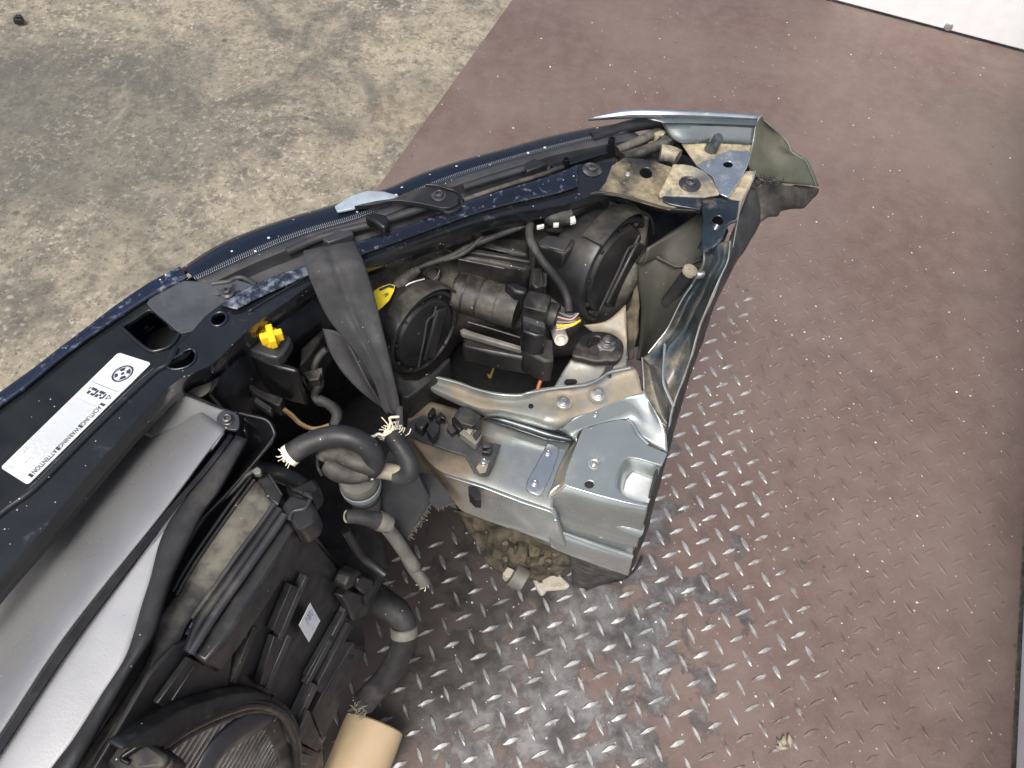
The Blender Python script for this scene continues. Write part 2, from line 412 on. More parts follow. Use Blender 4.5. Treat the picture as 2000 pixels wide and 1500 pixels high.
WEAR = P(1080, 1290, 0)
def plate_like(name, loz):
    m, N, L, b, noi, rng, mth, mix, dist, specks = special(name)
    d = dist(WEAR, .36, .62, rad(-22))                           # 1 at the rim of the worn patch
    core = rng(d, .05, 1.45, .22, -.42)
    if loz:
        dd = dist(P(1090, 1130, 0), .43, .76, rad(-14))
        w_ = rng(mth('ADD', mth('ADD', noi(34, 5), rng(dd, .30, 1.45, .32, -.40)), mth('MULTIPLY', mth('SUBTRACT', noi(5, 3), .5), .9)), .44, .66)
    else:
        w_ = mth('MULTIPLY', rng(mth('ADD', noi(15, 9, .68, .3), mth('MULTIPLY', core, .62)), .50, .64), rng(noi(90, 5, .7), .25, .5, .55, 1))
    paint = mix(rng(noi(3.2, 6), .3, .7), (.112, .074, .063), (.152, .113, .096))
    paint = mix(mth('MULTIPLY', rng(noi(26, 8, .7), .35, .7), .45), paint, (.188, .146, .126))
    paint = mix(mth('MULTIPLY', rng(noi(5.5, 5, .6, 1.0), .55, .75), .45), paint, (.078, .064, .056))
    st = rng(mth('ADD', dist(P(2010, 330, 0), .16, .34, rad(25)), mth('MULTIPLY', noi(9, 5), .8)), 1.45, 1.15)  # shadow at the upper right, painted into the plate colour
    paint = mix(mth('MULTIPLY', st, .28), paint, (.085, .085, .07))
    paint = mix(mth('MULTIPLY', specks(55, .05, .22, .1), .8), paint, (.07, .05, .05))
    paint = mix(mth('MULTIPLY', rng(noi(220, 3, .6), .56, .70), .35), paint, (.235, .20, .175))
    paint = mix(mth('MULTIPLY', rng(noi(150, 4, .6), .58, .72), .4), paint, (.085, .062, .058))
    paint = mix(mth('MULTIPLY', specks(110, .03, .2, .1), .7), paint, (.42, .40, .37))
    shade_dirt = rng(mth('ADD', dist(P(800, 1120, 0), .20, .30, rad(-20)), mth('MULTIPLY', noi(10, 6), .6)), 1.5, .9)  # shade and dirt under the car, painted into the plate colour
    if loz:
        met = mix(rng(noi(90, 4), .3, .7), (.27, .275, .27), (.52, .53, .51))
        metv, rgh = .45, .44
    else:
        met = mix(rng(noi(22, 6, .65), .35, .65), (.088, .087, .085), (.255, .255, .25))
        metv, rgh = .55, .38
    col = mix(w_, paint, met)
    if not loz:
        edge = mth('MAXIMUM', mth('MULTIPLY', rng(w_, .02, .3), rng(w_, .95, .5)), mth('MULTIPLY', mth('MULTIPLY', w_, rng(noi(38, 6, .7), .56, .66)), .7))
        col = mix(mth('MULTIPLY', edge, .35), col, (.03, .026, .026))
    col = mix(mth('MULTIPLY', shade_dirt, .8 if not loz else .55), col, (.022, .02, .018))
    L.new(col, b.inputs['Base Color']); L.new(mth('MULTIPLY', w_, metv), b.inputs['Metallic'])
    x = N.new('ShaderNodeMix'); L.new(w_, x.inputs[0]); x.inputs[2].default_value = .55; x.inputs[3].default_value = rgh
    L.new(mth('ADD', mth('MULTIPLY', mth('SUBTRACT', noi(40, 4), .5), .3), x.outputs[0]), b.inputs['Roughness'])
    bumpto(N, L, b, mth('ADD', noi(60, 6, .6), mth('MULTIPLY', w_, -.6)), .25)
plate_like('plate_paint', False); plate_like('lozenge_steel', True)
m, N, L, b, noi, rng, mth, mix, dist, specks = special('concrete')
c1 = mix(rng(noi(2.4, 6, .6, .6), .36, .62), (.135, .125, .098), (.255, .228, .165))
c1 = mix(mth('MULTIPLY', rng(noi(14, 9, .78), .36, .64), .62), c1, (.36, .325, .24))
st_ = rng(mth('ADD', dist(P(130, 230, 0), .42, .30, .3), mth('MULTIPLY', noi(6, 7, .65), 1.0)), 1.75, 1.15)
c1 = mix(mth('MULTIPLY', st_, .62), c1, (.080, .082, .074))
c1 = mix(mth('MULTIPLY', rng(noi(4.5, 8, .75, .5), .46, .60), .72), c1, (.092, .088, .076))
c1 = mix(mth('MULTIPLY', rng(noi(48, 8, .8), .47, .60), .62), c1, (.075, .073, .063))
c1 = mix(mth('MULTIPLY', mth('MULTIPLY', rng(noi(85, 6, .7), .52, .66), rng(noi(3.1, 4), .38, .62, .15, 1)), .7), c1, (.48, .435, .335))
c1 = mix(mth('MULTIPLY', rng(noi(3.4, 7, .7, .9), .56, .68), .5), c1, (.40, .36, .27))
c1 = mix(mth('MULTIPLY', specks(24, .10, .22, .08), .75), c1, (.05, .047, .042))
c1 = mix(mth('MULTIPLY', specks(120, .25, .3, .12), .8), c1, (.05, .046, .04))
rust = rng(mth('ADD', dist(P(800, 215, 0), .13, .10, .3), mth('MULTIPLY', noi(14, 5), .9)), 1.4, .9)
c1 = mix(mth('MULTIPLY', rust, .15), c1, (.26, .16, .09))
L.new(c1, b.inputs['Base Color']); b.inputs['Roughness'].default_value = .85
bumpto(N, L, b, mth('ADD', noi(45, 8, .7), mth('MULTIPLY', specks(110, .22, .3, .12), -.6)), .6, .002)

m, N, L, b, noi, rng, mth, mix, dist, specks = special('lens_ribbed')      # navy lens with fine moulded ribs and a row of bright teeth
uv = N.new('ShaderNodeUVMap'); sp = N.new('ShaderNodeSeparateXYZ'); L.new(uv.outputs[0], sp.inputs[0])
u_, v_ = sp.outputs[0], sp.outputs[1]
tri = mth('PINGPONG', mth('ADD', mth('MULTIPLY', u_, 240), mth('MULTIPLY', v_, 6)), .5)
rib = mth('MULTIPLY', rng(tri, .1, .4), rng(v_, .42, .5))
teeth = mth('MULTIPLY', mth('MULTIPLY', rng(tri, .32, .40), rng(v_, .84, .87)), rng(v_, .93, .90))
col = mix(rng(v_, .45, .75), (.004, .008, .022), (.005, .008, .015))
col = mix(mth('MULTIPLY', rib, .3), col, (.03, .04, .065))
col = mix(mth('MULTIPLY', rng(u_, .62, .92), .75), col, (.02, .021, .023))
col = mix(mth('MULTIPLY', teeth, .4), col, (.5, .55, .6))
col = mix(specks(240, .05), col, (.7, .75, .8))
L.new(col, b.inputs['Base Color']); b.inputs['Roughness'].default_value = .16; b.inputs['Specular IOR Level'].default_value = .4
bumpto(N, L, b, rib, .25)

m, N, L, b, noi, rng, mth, mix, dist, specks = special('rail_paint')      # blue-grey paint, brown dirt caked at the front end
col = mix(rng(noi(9, 5), .3, .7), (.25, .285, .28), (.36, .395, .385))
dirt = rng(mth('ADD', dist(P(800, 850, .44), .10, .09, 0), mth('MULTIPLY', noi(22, 7, .65), 1.1)), 1.75, 1.25)
dirt2 = mth('MULTIPLY', rng(noi(15, 8, .65), .58, .72), .55)
dm = mth('MAXIMUM', mth('MULTIPLY', dirt, .9), dirt2)
col = mix(dm, col, mix(rng(noi(40, 5), .3, .7), (.07, .052, .032), (.17, .13, .075)))
col = mix(specks(360, .03, .26, .12), col, (.6, .6, .56))
L.new(col, b.inputs['Base Color']); L.new(mth('MULTIPLY', mth('SUBTRACT', 1.0, dm), .7), b.inputs['Metallic'])
L.new(mth('ADD', mth('MULTIPLY', dm, .45), rng(noi(14, 4), .3, .7, .14, .26)), b.inputs['Roughness']); b.inputs['Coat Weight'].default_value = .3
bumpto(N, L, b, noi(60, 5), .12)

# ------------------------------------------------------------------ ground: concrete yard, steel plate with raised lozenges, white side boards
AZ = rad(18.0)
e1 = Vector((math.sin(AZ), math.cos(AZ), 0)); e2 = Vector((math.cos(AZ), -math.sin(AZ), 0))
pL, pW, pR = P(1000, 0, 0), P(1622, 2, 0), P(1985, 1300, 0)
O = pL - e1*(pL-pW).dot(e1)                 # far left corner of the plate
PWID = (pR-O).dot(e2); PLEN = 2.9
def PL(u, v, z=0): return O+e2*u-e1*v+Vector((0, 0, z))
v, f = poly([Vector((x, y, -.0085)) for x, y in ((-15, -12), (15, -12), (15, 18), (-15, 18))], vec=Vector((0, 0, -.2)))
tag(fin('ground', v, f, 'concrete'), kind='structure')
EXTU = PWID
v, f = poly([PL(0, 0), PL(EXTU, 0), PL(EXTU, PLEN), PL(0, PLEN)], vec=Vector((0, 0, -.008)))
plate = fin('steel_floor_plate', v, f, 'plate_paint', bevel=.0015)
tag(plate, 'large brown painted steel tread plate worn to bare metal under the car front', 'floor plate')
S = .0425
def lozmesh(ang, lx=.0145, ly=.0037, h=.0017):
    c, s = math.cos(ang), math.sin(ang); vs = []
    for q, hh in ((1, -.0005), (.72, h)):
        for t in range(12):
            a = 2*math.pi*t/12; x = math.cos(a); y = math.sin(a)
            x2, y2 = lx*q*x, ly*q*y*(1-.45*abs(x)**3)
            vs.append(Vector((c*x2-s*y2, s*x2+c*y2, hh)))
    fs = [[t, (t+1) % 12, 12+(t+1) % 12, 12+t] for t in range(12)]+[[12+t for t in range(12)]]
    return vs, fs
def px_of(p):
    d = p-CAMLOC; zc = d.dot(_f)
    return 1000+FPX*d.dot(_r)/zc, 750-FPX*d.dot(_u)/zc, zc
spots = []
a1_, a2_ = math.atan2((e1+e2).y, (e1+e2).x), math.atan2((e1-e2).y, (e1-e2).x)
for i in range(int(PWID/S)+1):
    for j in range(int(PLEN/S)+1):
        for k in (0, 1):
            u = (i+.3+.5*k)*S; vv = (j+.2+.5*k)*S
            if u < .02 or u > PWID-.02 or vv > PLEN-.02: continue
            p = PL(u, vv); x, y, zc = px_of(p)
            if zc > 0 and -40 < x < 2040 and -20 < y < 1560: spots.append((p, k, x, y))
def hid(x, y):      # behind the car front: nothing of it shows
    return (x < 640 and y > 300) or (x-640)*.55+y < 380+0 and False
CARH = [(380, 560), (640, 420), (1180, 260), (1290, 240), (1450, 330), (1300, 830), (1210, 1060), (920, 990), (760, 1090), (700, 1280), (600, 1490), (0, 1560), (0, 800)]
def inside(x, y, pl):
    r = False
    for i in range(len(pl)):
        (x1, y1), (x2, y2) = pl[i], pl[i-1]
        if (y1 > y) != (y2 > y) and x < (x2-x1)*(y-y1)/(y2-y1)+x1: r = not r
    return r
def paintdepth(x, y):      # thick paint drowns the lozenges towards the far and right parts of the plate
    k = min(1, max(0, (y-330)/420))*min(1, max(.18, (1980-x)/520))
    return k
vis = [s for s in spots if not inside(s[2], s[3], CARH)]
vis = [s for s in vis if paintdepth(s[2], s[3]) > .03]
vis.sort(key=lambda s: -s[3])
lm = {}
def lozobj(p, k, dep, nm='tread_lozenge'):
    key = (k, round(dep*5), random.randrange(8))
    if key not in lm:
        q = max(.15, key[1]/5)
        vs, fs = lozmesh((a1_, a2_)[k]+random.uniform(-.03, .03), .0145*random.uniform(.85, 1.06), .0035*random.uniform(.8, 1.2), .0019*q)
        me = bpy.data.meshes.new(nm); me.from_pydata(vs, [], fs)
        for pp in me.polygons: pp.use_smooth = True
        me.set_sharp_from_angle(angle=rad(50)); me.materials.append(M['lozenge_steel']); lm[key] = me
    o = bpy.data.objects.new(nm, lm[key]); COL.objects.link(o); o.parent = plate; o.location = p-WORLD[plate.name]
for p, k, x, y in vis[:300]: lozobj(p, k, paintdepth(x, y))
rest = []
for p, k, x, y in vis[300:]:
    vs, fs = lozmesh((a1_, a2_)[k], .0145*random.uniform(.85, 1.05), .0038, .0019*max(.12, paintdepth(x, y))); rest.append(([q+p for q in vs], fs))
if rest:
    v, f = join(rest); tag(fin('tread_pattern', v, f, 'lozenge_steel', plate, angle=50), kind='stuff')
# white boards
wl0 = (P(1625, 4, 0)-O).dot(e2)
v, f = obox(PL(wl0+.75, -.014, .004+.25), e2*.75, e1*.012, Vector((0, 0, .25)))
bw = fin('back_board', v, f, 'white_panel', bevel=.002); tag(bw, 'white board standing along the far end of the brown plate', 'board')
bp_ = P(1853, 52, .022)
bp_ = ONP(1853, 52, PL(0, -.002), -e1)
v, f = lathemesh(bp_, -e1, [(.0105, 0), (.0105, .002), (.009, .004), (.005, .0052), (.0001, .0055)], 20)
fin('screw', v, f, 'zinc', bw)
v, f = join([obox(PL(wl0-.022, -.012, .22), e2*.016, e1*.014, Vector((0, 0, .22)))])
tag(fin('corner_post', v, f, 'grey_plastic', bevel=.002), 'grey post at the left end of the white back board', 'post')
v, f = obox(PL(PWID+.0145, 1.45, .006+.2), e2*.012, e1*1.40, Vector((0, 0, .2)))
tag(fin('side_board', v, f, 'white_panel', bevel=.002), 'white board along the right side of the brown plate', 'board')

# ================================================================== the cut-off car front
car = root('car_front_end', P(760, 900, 0), 'sawn-off front corner of a dark car with headlight, radiator and bare steel rail', 'car front')
LAT = (P(600, 420, .6)-P(0, 776, .6)); LAT.z = 0; LAT.normalize()
FWD = Vector((-LAT.y, LAT.x, 0))            # towards the car's nose
# ---- front skin: lip along the top edge, then down to the ground
lipo = G('-190,914 -90,842 0,776 69,726 118,688 176,644 234,600 300,556 356,527')
lipi = G('-190,930 -90,857 0,790 47,756 110,704 170,659 234,616 300,574 366,540')
o_ = resample(WL(lipo, .600), 40); i_ = resample(WL(lipi, .603), 40)
rows = [i_, [p+Vector((0, 0, .001)) for p in o_], [p+FWD*.006-Vector((0, 0, .004)) for p in o_]]
for dz, fw in ((.06, .018), (.16, .035), (.30, .045), (.42, .035), (.52, .0), (.585, -.03)):
    rows.append([p+FWD*fw-Vector((0, 0, dz)) for p in o_])
bumper = loft('bumper_skin', rows, 'scuffed_navy', car, n=40, msub=2, t=.003, up=FWD)
nose = WL(G('354,524 419,482 487,452 570,423 641,403 700,384 762,365 818,340 892,315 975,293 1057,270 1140,252 1200,242'), .592)
loft('bumper_corner', [[p-Vector((0, 0, dz))+FWD*fw for p in nose] for dz, fw in ((.012, -.004), (.08, .01), (.2, .02), (.34, .025), (.47, .01), (.575, -.03))], 'black_gloss', car, n=40, msub=2, t=.003, up=FWD)
# ---- glossy top panel behind the lip, with the square opening
SLZ = .598
slam = G('-190,930 -90,857 0,790 47,756 110,704 170,659 234,616 300,574 352,545 386,548 414,551 440,552 470,546 490,556 487,562 430,595 399,620 374,649 344,680 327,710 302,726 247,776 165,856 66,955 0,1004 -165,1152 -215,1060')
sq = crom(WL(B3('870,150 960,85 1060,22 1120,62 1182,112 1205,150 1272,185 1235,252 1150,303 1070,300 1020,268 955,225'), SLZ), 3, True)
top = sheet('top_panel', slam, 'black_gloss', car, SLZ, t=.004, holes=[sq])
# moulded step lines on that panel and a patch painting its sky reflection
tube('moulded_edge', A5('235,560 290,553 350,545 400,520 460,520 550,570'), .0022, 'grey_plastic', top, .601)
sheet('sheen_patch', G('296,578 352,547 386,550 415,551 460,545 495,557 487,562 431,594 400,618 376,646 352,651 338,640 325,628 308,614 294,602 286,592'), 'sheen_grey', top, .6003, t=.002, bevel=.0004)
tube('moulded_edge', B3('860,140 970,240 1060,305 1130,305 1220,265 1275,185'), .0016, 'black_gloss', top, .599)
# buffer seen through the opening, over an added block that keeps it dark
lathe('buffer', P(330, 668, .54), Vector((.1, .0, 1)), [(.022, -.05), (.022, -.004), (.019, 0), (.0001, .001)], 'grey_plastic', top)
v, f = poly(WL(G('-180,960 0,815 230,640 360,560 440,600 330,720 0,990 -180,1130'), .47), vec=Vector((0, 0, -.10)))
fin('dark_filler_block', v, f, 'void_black', car, bevel=.01)
# ---- warning sticker
q00, q10, q11, q01 = [P(x, y, SLZ+.0007) for x, y in ((231, 688), (0, 913), (56, 946), (294, 710))]   # (u,v): bottom-left as read .. 
def SK(u, vv, h=0): return (q00.lerp(q10, u)).lerp(q01.lerp(q11, u), vv)+Vector((0, 0, h))
def rsk():
    out = []
    for cu, cv, a in ((.02, .10, 180), (.98, .10, 270), (.985, .90, 0), (.015, .92, 90)):
        for t in range(5):
            an = rad(a+90*t/4); out.append(SK(cu+.02*math.cos(an), cv+.09*math.sin(an)))
    return out
v, f = poly(rsk(), vec=Vector((0, 0, -.0004)))
stick = fin('warning_sticker', v, f, 'white_label', top)
stick['label'] = 'white sticker with rows of small print and bold warning words'
def textmesh(s, size=1, bold=.0):
    c = bpy.data.curves.new('t', 'FONT'); c.body = s; c.size = size; c.align_x = 'CENTER'; c.align_y = 'CENTER'; c.offset = bold; c.resolution_u = 3
    o = bpy.data.objects.new('t', c); COL.objects.link(o)
    bpy.context.view_layer.update()
    me = bpy.data.meshes.new_from_object(o.evaluated_get(bpy.context.evaluated_depsgraph_get()))
    v = [q.co.copy() for q in me.vertices]; f = [list(p.vertices) for p in me.polygons]
    bpy.data.objects.remove(o); bpy.data.meshes.remove(me); bpy.data.curves.remove(c)
    return v, f
def uptri(v, f, up=Vector((0, 0, 1))):
    out = []
    for q in f:
        n = (v[q[1]]-v[q[0]]).cross(v[q[2]]-v[q[0]]); out.append(q if n.dot(up) > 0 else q[::-1])
    return out
def onsticker(name, s, u0, u1, vc, hv, m='ink', bold=.02):
    v, f = textmesh(s, 1, bold); x0 = min(q.x for q in v); x1 = max(q.x for q in v); y0 = min(q.y for q in v); y1 = max(q.y for q in v)
    w_ = [SK(u0+(u1-u0)*(q.x-x0)/(x1-x0), vc+hv*((q.y-y0)/(y1-y0)-.5), .0002) for q in v]
    return fin(name, w_, uptri(w_, f), m, stick, flat=True)
onsticker('lettering', 'ACHTUNG', .395, .55, .85, .15, bold=.03); onsticker('lettering', 'WARNING', .575, .73, .85, .15, bold=.03); onsticker('lettering', 'ATTENTION', .755, .935, .85, .15, bold=.03)
def patch(name, rects, m='ink', h=.0002):
    vs, fs = [], []
    for (a, b, c, d) in rects:
        k = len(vs); vs += [SK(a, c, h), SK(b, c, h), SK(b, d, h), SK(a, d, h)]; fs.append([k, k+1, k+2, k+3])
    return fin(name, vs, uptri(vs, fs), m, stick, flat=True)
for u in (.370, .553, .733, .942): patch('printed_square', [(u, u+.018, .78, .93)])
rects = []
for row in range(10):
    u = .40; vv = .72-row*.066; end = random.uniform(.72, .93)
    while u < end:
        l = random.uniform(.008, .03); rects.append((u, min(u+l, end), vv-.012, vv+.012)); u += l+random.uniform(.005, .014)
patch('small_print', rects, 'ink_grey')
rects = []
for row in range(4):
    u = .95; rects += [(u+random.uniform(0, .006), .978, .15+row*.05, .163+row*.05)]
for row in range(7):
    u = .05
    while u < .2: rects.append((u, u+.012, .14+row*.05, .152+row*.05)); u += random.uniform(.014, .03)
patch('small_print', rects, 'ink_grey')
patch('printed_line', [(.262, .266, .08, .92)])
# two pictograms, a warning triangle, a round emblem
def pict(uc):
    patch('pictogram', [(uc-.028, uc-.008, .50, .66), (uc+.012, uc+.028, .62, .70), (uc-.02, uc+.02, .68, .73), (uc+.004, uc+.028, .48, .56), (uc-.026, uc-.002, .44, .47), (uc-.004, uc+.01, .56, .62)])
pict(.325)
patch('pictogram', [(.296, .316, .24, .40), (.336, .352, .34, .44), (.304, .346, .41, .46), (.326, .352, .22, .30), (.298, .322, .18, .21)])
tri_ = [SK(.30, .78, .0002), SK(.345, .78, .0002), SK(.322, .92, .0002), SK(.311, .805, .0002), SK(.334, .805, .0002), SK(.322, .885, .0002)]
tf = [[0, 1, 4, 3], [1, 2, 5, 4], [2, 0, 3, 5]]
fin('warning_triangle', tri_, uptri(tri_, tf), 'ink', stick, flat=True)
cu, cv = .135, .60; su, sv = .072, .24
def ringpart(r0, r1, a0, a1, n=20):
    vs = [SK(cu+su*r*math.cos(rad(a0+(a1-a0)*i/n)), cv+sv*r*math.sin(rad(a0+(a1-a0)*i/n)), .0002) for i in range(n+1) for r in (r0, r1)]
    return vs, [[2*i, 2*i+1, 2*i+3, 2*i+2] for i in range(n)]
v, f = join([ringpart(.82, 1, 0, 360, 36), ringpart(.34, .70, 20, 75), ringpart(.34, .70, 110, 165), ringpart(.34, .70, 200, 250), ringpart(.42, .70, 290, 335), ringpart(.0, .18, 0, 360), ringpart(.72, .75, 0, 360, 30)])
fin('round_emblem', v, uptri(v, f), 'ink', stick, flat=True)

# ---- steel cross member with holes, rear flange and scuffed painted bar
CU = G('-165,1152 0,1004 66,955 165,856 247,776 302,726 327,710 344,680 374,649 399,620 430,595 487,562 540,538 597,518 650,492 700,472 782,445 854,417 920,390 1002,365 1085,340 1129,321 1167,318 1203,313')
CW = G('-150,1310 0,1130 60,1063 148,958 240,850 300,786 330,757 357,735 412,713 467,660 515,620 545,600 575,579 608,554 660,533 711,513 782,486 860,458 935,434 1010,415 1080,404 1130,392 1167,376 1195,376')
CZ = .6005
h1 = ell(427, 623, CZ, 15.5, 10.5, -25)
h2 = crom(WL(B3('1188,425 1200,390 1260,350 1320,310 1365,300 1392,330 1385,380 1340,420 1280,440 1220,442'), CZ), 3, True)
cross = sheet('cross_member', CU+CW[::-1], 'carrier_paint', car, CZ, t=.003, holes=[h1, h2], bevel=.0012)
def ringtube(name, pts, r, m, parent, k=1):
    pts = pts+[pts[0]]; v, f = tubemesh(pts, r, 8, False); return fin(name, v, f, m, parent, angle=60)
ringtube('rolled_rim', ell(427, 623, CZ+.0006, 17.5, 12.5, -25, 28), .0013, 'scuffed_navy', cross)
ringtube('rolled_rim', [p+Vector((0, 0, .0006)) for p in h2], .001, 'scuffed_navy', cross)
cwp = resample(WL(CW, CZ), 60); cup = resample(WL(CU, CZ), 60)
loft('rear_flange', [[p+Vector((0, 0, .0004)) for p in cwp], [p-FWD*.0008-Vector((0, 0, .002)) for p in cwp], [p+FWD*.001-Vector((0, 0, .022)) for p in cwp]], 'carrier_paint', cross, n=60, msub=2, t=.002)
# ridge along the sticker panel
tube('pressed_ridge', CU[:8], .003, 'carrier_paint', cross, CZ+.0005, seg=8)
# scuffed bar with painted-in reflection between the clip and the strap, dark glossy strip right of the strap
barU = CU[10:21]; barW = CW[10:21]
def between(a, b, t): return [(p[0]+(q[0]-p[0])*t, p[1]+(q[1]-p[1])*t) for p, q in zip(a, b)]
def lift(ps, z): return [(x, y, z) for x, y in ps]
def barseg(nm, i0, i1, m_, w0):
    U_, W_ = CU[i0:i1], CW[i0:i1]
    k_ = [min(.62, w0+.06*i) for i in range(len(U_))]
    def bt(s): return [(p[0]+(q[0]-p[0])*k*s, p[1]+(q[1]-p[1])*k*s) for p, q, k in zip(U_, W_, k_)]
    loft(nm, [lift(bt(0), .6015), lift(bt(.06), .6050), lift(bt(.9), .6055), lift(bt(1), .602)], m_, cross, n=40, msub=3, t=.001)
barseg('painted_bar', 10, 15, 'sheen_scuffed_navy', .38)
barseg('painted_bar', 14, 22, 'navy_gloss', .62)
loft('lower_lip', [lift(between(barU, barW, .62), .6022), lift(between(barU, barW, .70), .599), lift(between(barU, barW, 1.0), .5995), lift(between(barU, barW, 1.04), .594)], 'carrier_paint', cross, n=60, msub=2, t=.0015)
bolt(1156, 332, CZ+.0005, 10, 'dark_bolt', cross, washer=1.9)
# end brackets, caked with pale dust
ba = sheet('end_bracket', A1('240,708 300,640 345,520 430,462 560,470 680,500 780,530 730,640 690,735 830,805 760,830 640,800 500,760 380,728'), 'tan_dust_steel', cross, .604, t=.003, holes=[ell(1262, 337, .604, 12.5, 10, 20)], bevel=.0012)
loft('bracket_flange', [WL(A1('235,712 380,732 500,763 640,803 760,833 960,850'), .6035), WL(A1('0,790 250,735 380,755 560,800 700,855 970,860'), .585)], 'black_plastic', cross, n=24, msub=2, t=.002)
bb = sheet('end_bracket', A1('780,508 860,510 920,520 1010,560 1080,650 1112,722 1000,742 720,732 690,745 680,720 720,640'), 'cream_dust_steel', cross, .608, t=.003, bevel=.0012)
bolt(1347, 360, .608, 11, 'dark_bolt', cross, washer=1.95)
bolt(1226, 341, .604, 4, 'zinc', cross, washer=1.2, hexhead=True)

# ---- headlight: lens rim, top frame, body, two round rear caps, motor, connector
LO = G('354,524 419,482 487,452 570,423 641,403 700,384 762,365 818,340 892,315 975,293 1057,270 1140,252 1200,242')
LI = G('384,548 441,522 504,494 570,467 625,449 699,428 765,400 837,368 906,342 1002,312 1085,290 1167,270 1228,258')
hb = [WL(r) for r in (
    lift(G('650,545 711,513 800,482 900,447 1000,420 1100,402 1200,385 1264,425'), .552),
    lift(G('655,580 720,555 810,530 905,495 1005,465 1100,450 1190,436 1262,465'), .528),
    lift(G('665,650 735,640 815,600 910,560 1010,540 1100,540 1190,540 1250,540'), .503),
    lift(G('680,730 750,745 840,700 905,640 1000,650 1080,662 1150,640 1225,600'), .462),
    lift(G('700,760 770,790 850,745 905,665 1000,690 1080,700 1150,680 1225,640'), .40))]
light = loft('headlight', hb, 'black_plastic_dusty', car, n=40, msub=4, t=.003)
light['label'] = 'headlight unit seen from behind with two round black caps'
def inter(a, b, t, z, n=14):
    A = resample(WL(a, z), n); B = resample(WL(b, z), n); return [p.lerp(q, t) for p, q in zip(A, B)]
up3 = Vector((0, 0, 1))
LOw = resample(WL(LO, .594), 60); LIw = resample(WL(LI, .600), 60)
loft('lens_rim', [[p-up3*.012+FWD*.004 for p in LOw], LOw, [p.lerp(q, .5)+up3*.004 for p, q in zip(LOw, LIw)], LIw], 'lens_ribbed', light, n=90, msub=3, t=.002)
CUr = WL(G('430,592 487,560 540,536 597,516 650,490 700,470 782,443 854,415 920,388 1002,363 1085,338 1129,320 1203,311 1300,300'), .592)
CUr = resample(CUr, 60)
L2 = resample(WL(LI, .600), 60)
fr = loft('top_frame', [L2, [p.lerp(q, .30)+up3*.0 for p, q in zip(L2, CUr)], [p.lerp(q, .42)-up3*.010 for p, q in zip(L2, CUr)], [p.lerp(q, 1.05)-up3*.012 for p, q in zip(L2, CUr)]], 'grey_plastic', light, n=80, msub=3, t=.002, angle=30)
def rod(name, pts, r, m, parent, z, **k): return tube(name, pts, r, m, parent, z, **k)
tube('frame_ridge', G('905,366 950,352 1000,337 1029,328'), .0033, 'grey_plastic', light, .602)
tube('frame_ridge', G('560,492 620,466 680,449 730,437 790,418 836,403'), .004, 'grey_plastic', light, .5985)
tube('frame_ridge', G('905,392 980,366 1050,344 1100,326'), .0028, 'black_plastic_dusty', light, .597)
prism('frame_step', A2('1165,440 1240,395 1350,430 1290,455 1200,490'), 'black_plastic', light, .606, .012)
prism('frame_step', A5('1010,240 1120,180 1230,180 1240,205 1060,270'), 'grey_plastic', light, .604, .012)
sheet('frame_slot_cover', A2('1360,440 1500,395 1700,330 1960,265 1990,290 1740,365 1400,470'), 'black_plastic_clean', light, .5985, t=.006)
prism('stub', A5('1310,75 1390,50 1470,70 1492,105 1480,150 1440,165 1390,120'), 'black_plastic_clean', light, .613, .014, bevel=.003)
for (x, y, rr, hh) in ((1190, 300, 7.5, .020), (1104, 328, 7, .012)):
    c = P(x, y, .594); r = rr*mpp(x, y, .6)
    lathe('screw_post', c, up3, [(r, 0), (r*.92, hh), (r*.55, hh), (r*.5, hh-.008), (.0001, hh-.008)], 'black_plastic_clean', light, seg=20)
# bracket arm with bolt, frosted tab
arm = sheet('bracket_arm', A2('-30,735 120,700 250,680 340,640 480,600 560,605 640,620 700,640 722,685 690,730 600,748 420,712 250,695 120,720'), 'black_plastic', light, .612, t=.005, bevel=.0015, sm=3)
prism('bracket_arm_foot', A2('600,748 690,725 722,690 735,735 700,765 640,785 600,775'), 'void_black', light, .608, .02)
tube('wire_clip', A2('480,585 560,590 640,615 690,630 720,660 712,700'), .0016, 'black_plastic_clean', light, .6135, seg=8)
bolt(857, 383, .612, 10, 'dark_bolt', light, washer=1.45)
sheet('frosted_tab', A2('-170,735 -60,662 60,625 180,630 290,660 240,682 120,698 0,745 -150,775'), 'frost_tab', light, .608, t=.003, bevel=.001)
# star clip on the left
c = P(445, 573, .603); r = 13*mpp(445, 573, .6)
parts = [lathemesh(c, up3, [(r, 0), (r, .001), (r*.6, .002), (r*.55, .005), (r*.3, .0055), (r*.28, .003), (.0001, .003)], 24)]
for a in (20, 75, 160, 200, 300):
    d = Vector((math.cos(rad(a)), math.sin(rad(a)), 0)); parts.append(obox(c+d*r*1.35+up3*.001, d*r*.45, d.cross(up3)*.0007, up3*.0006))
v, f = join(parts); fin('push_clip', v, f, 'dark_bolt', light)
# right-hand prongs of the frame with pale dust
for pts, rr, mm_ in ((A1('380,420 480,375 560,340 640,300 690,290'), .0055, 'black_plastic_dusty'), (A1('420,470 540,430 640,395 735,360'), .006, 'black_plastic_dusty'),
                     (A1('690,430 760,440 815,465'), .0085, 'cream_dust_steel'), (A1('640,320 690,300 720,315'), .005, 'cream_dust_steel'),
                     (A1('200,330 400,265 560,225 700,215'), .007, 'black_plastic'), (A1('690,350 740,345 770,365'), .0055, 'grey_plastic')):
    tube('frame_prong', pts, rr, mm_, light, .598, seg=10)
loft('dark_web', [A1('560,225,.596 690,200,.598 760,240,.598'), A1('700,330,.58 800,330,.58 880,400,.58'), A1('760,420,.57 870,450,.57 960,520,.57')], 'black_plastic_clean', light, n=12, msub=3, t=.002)
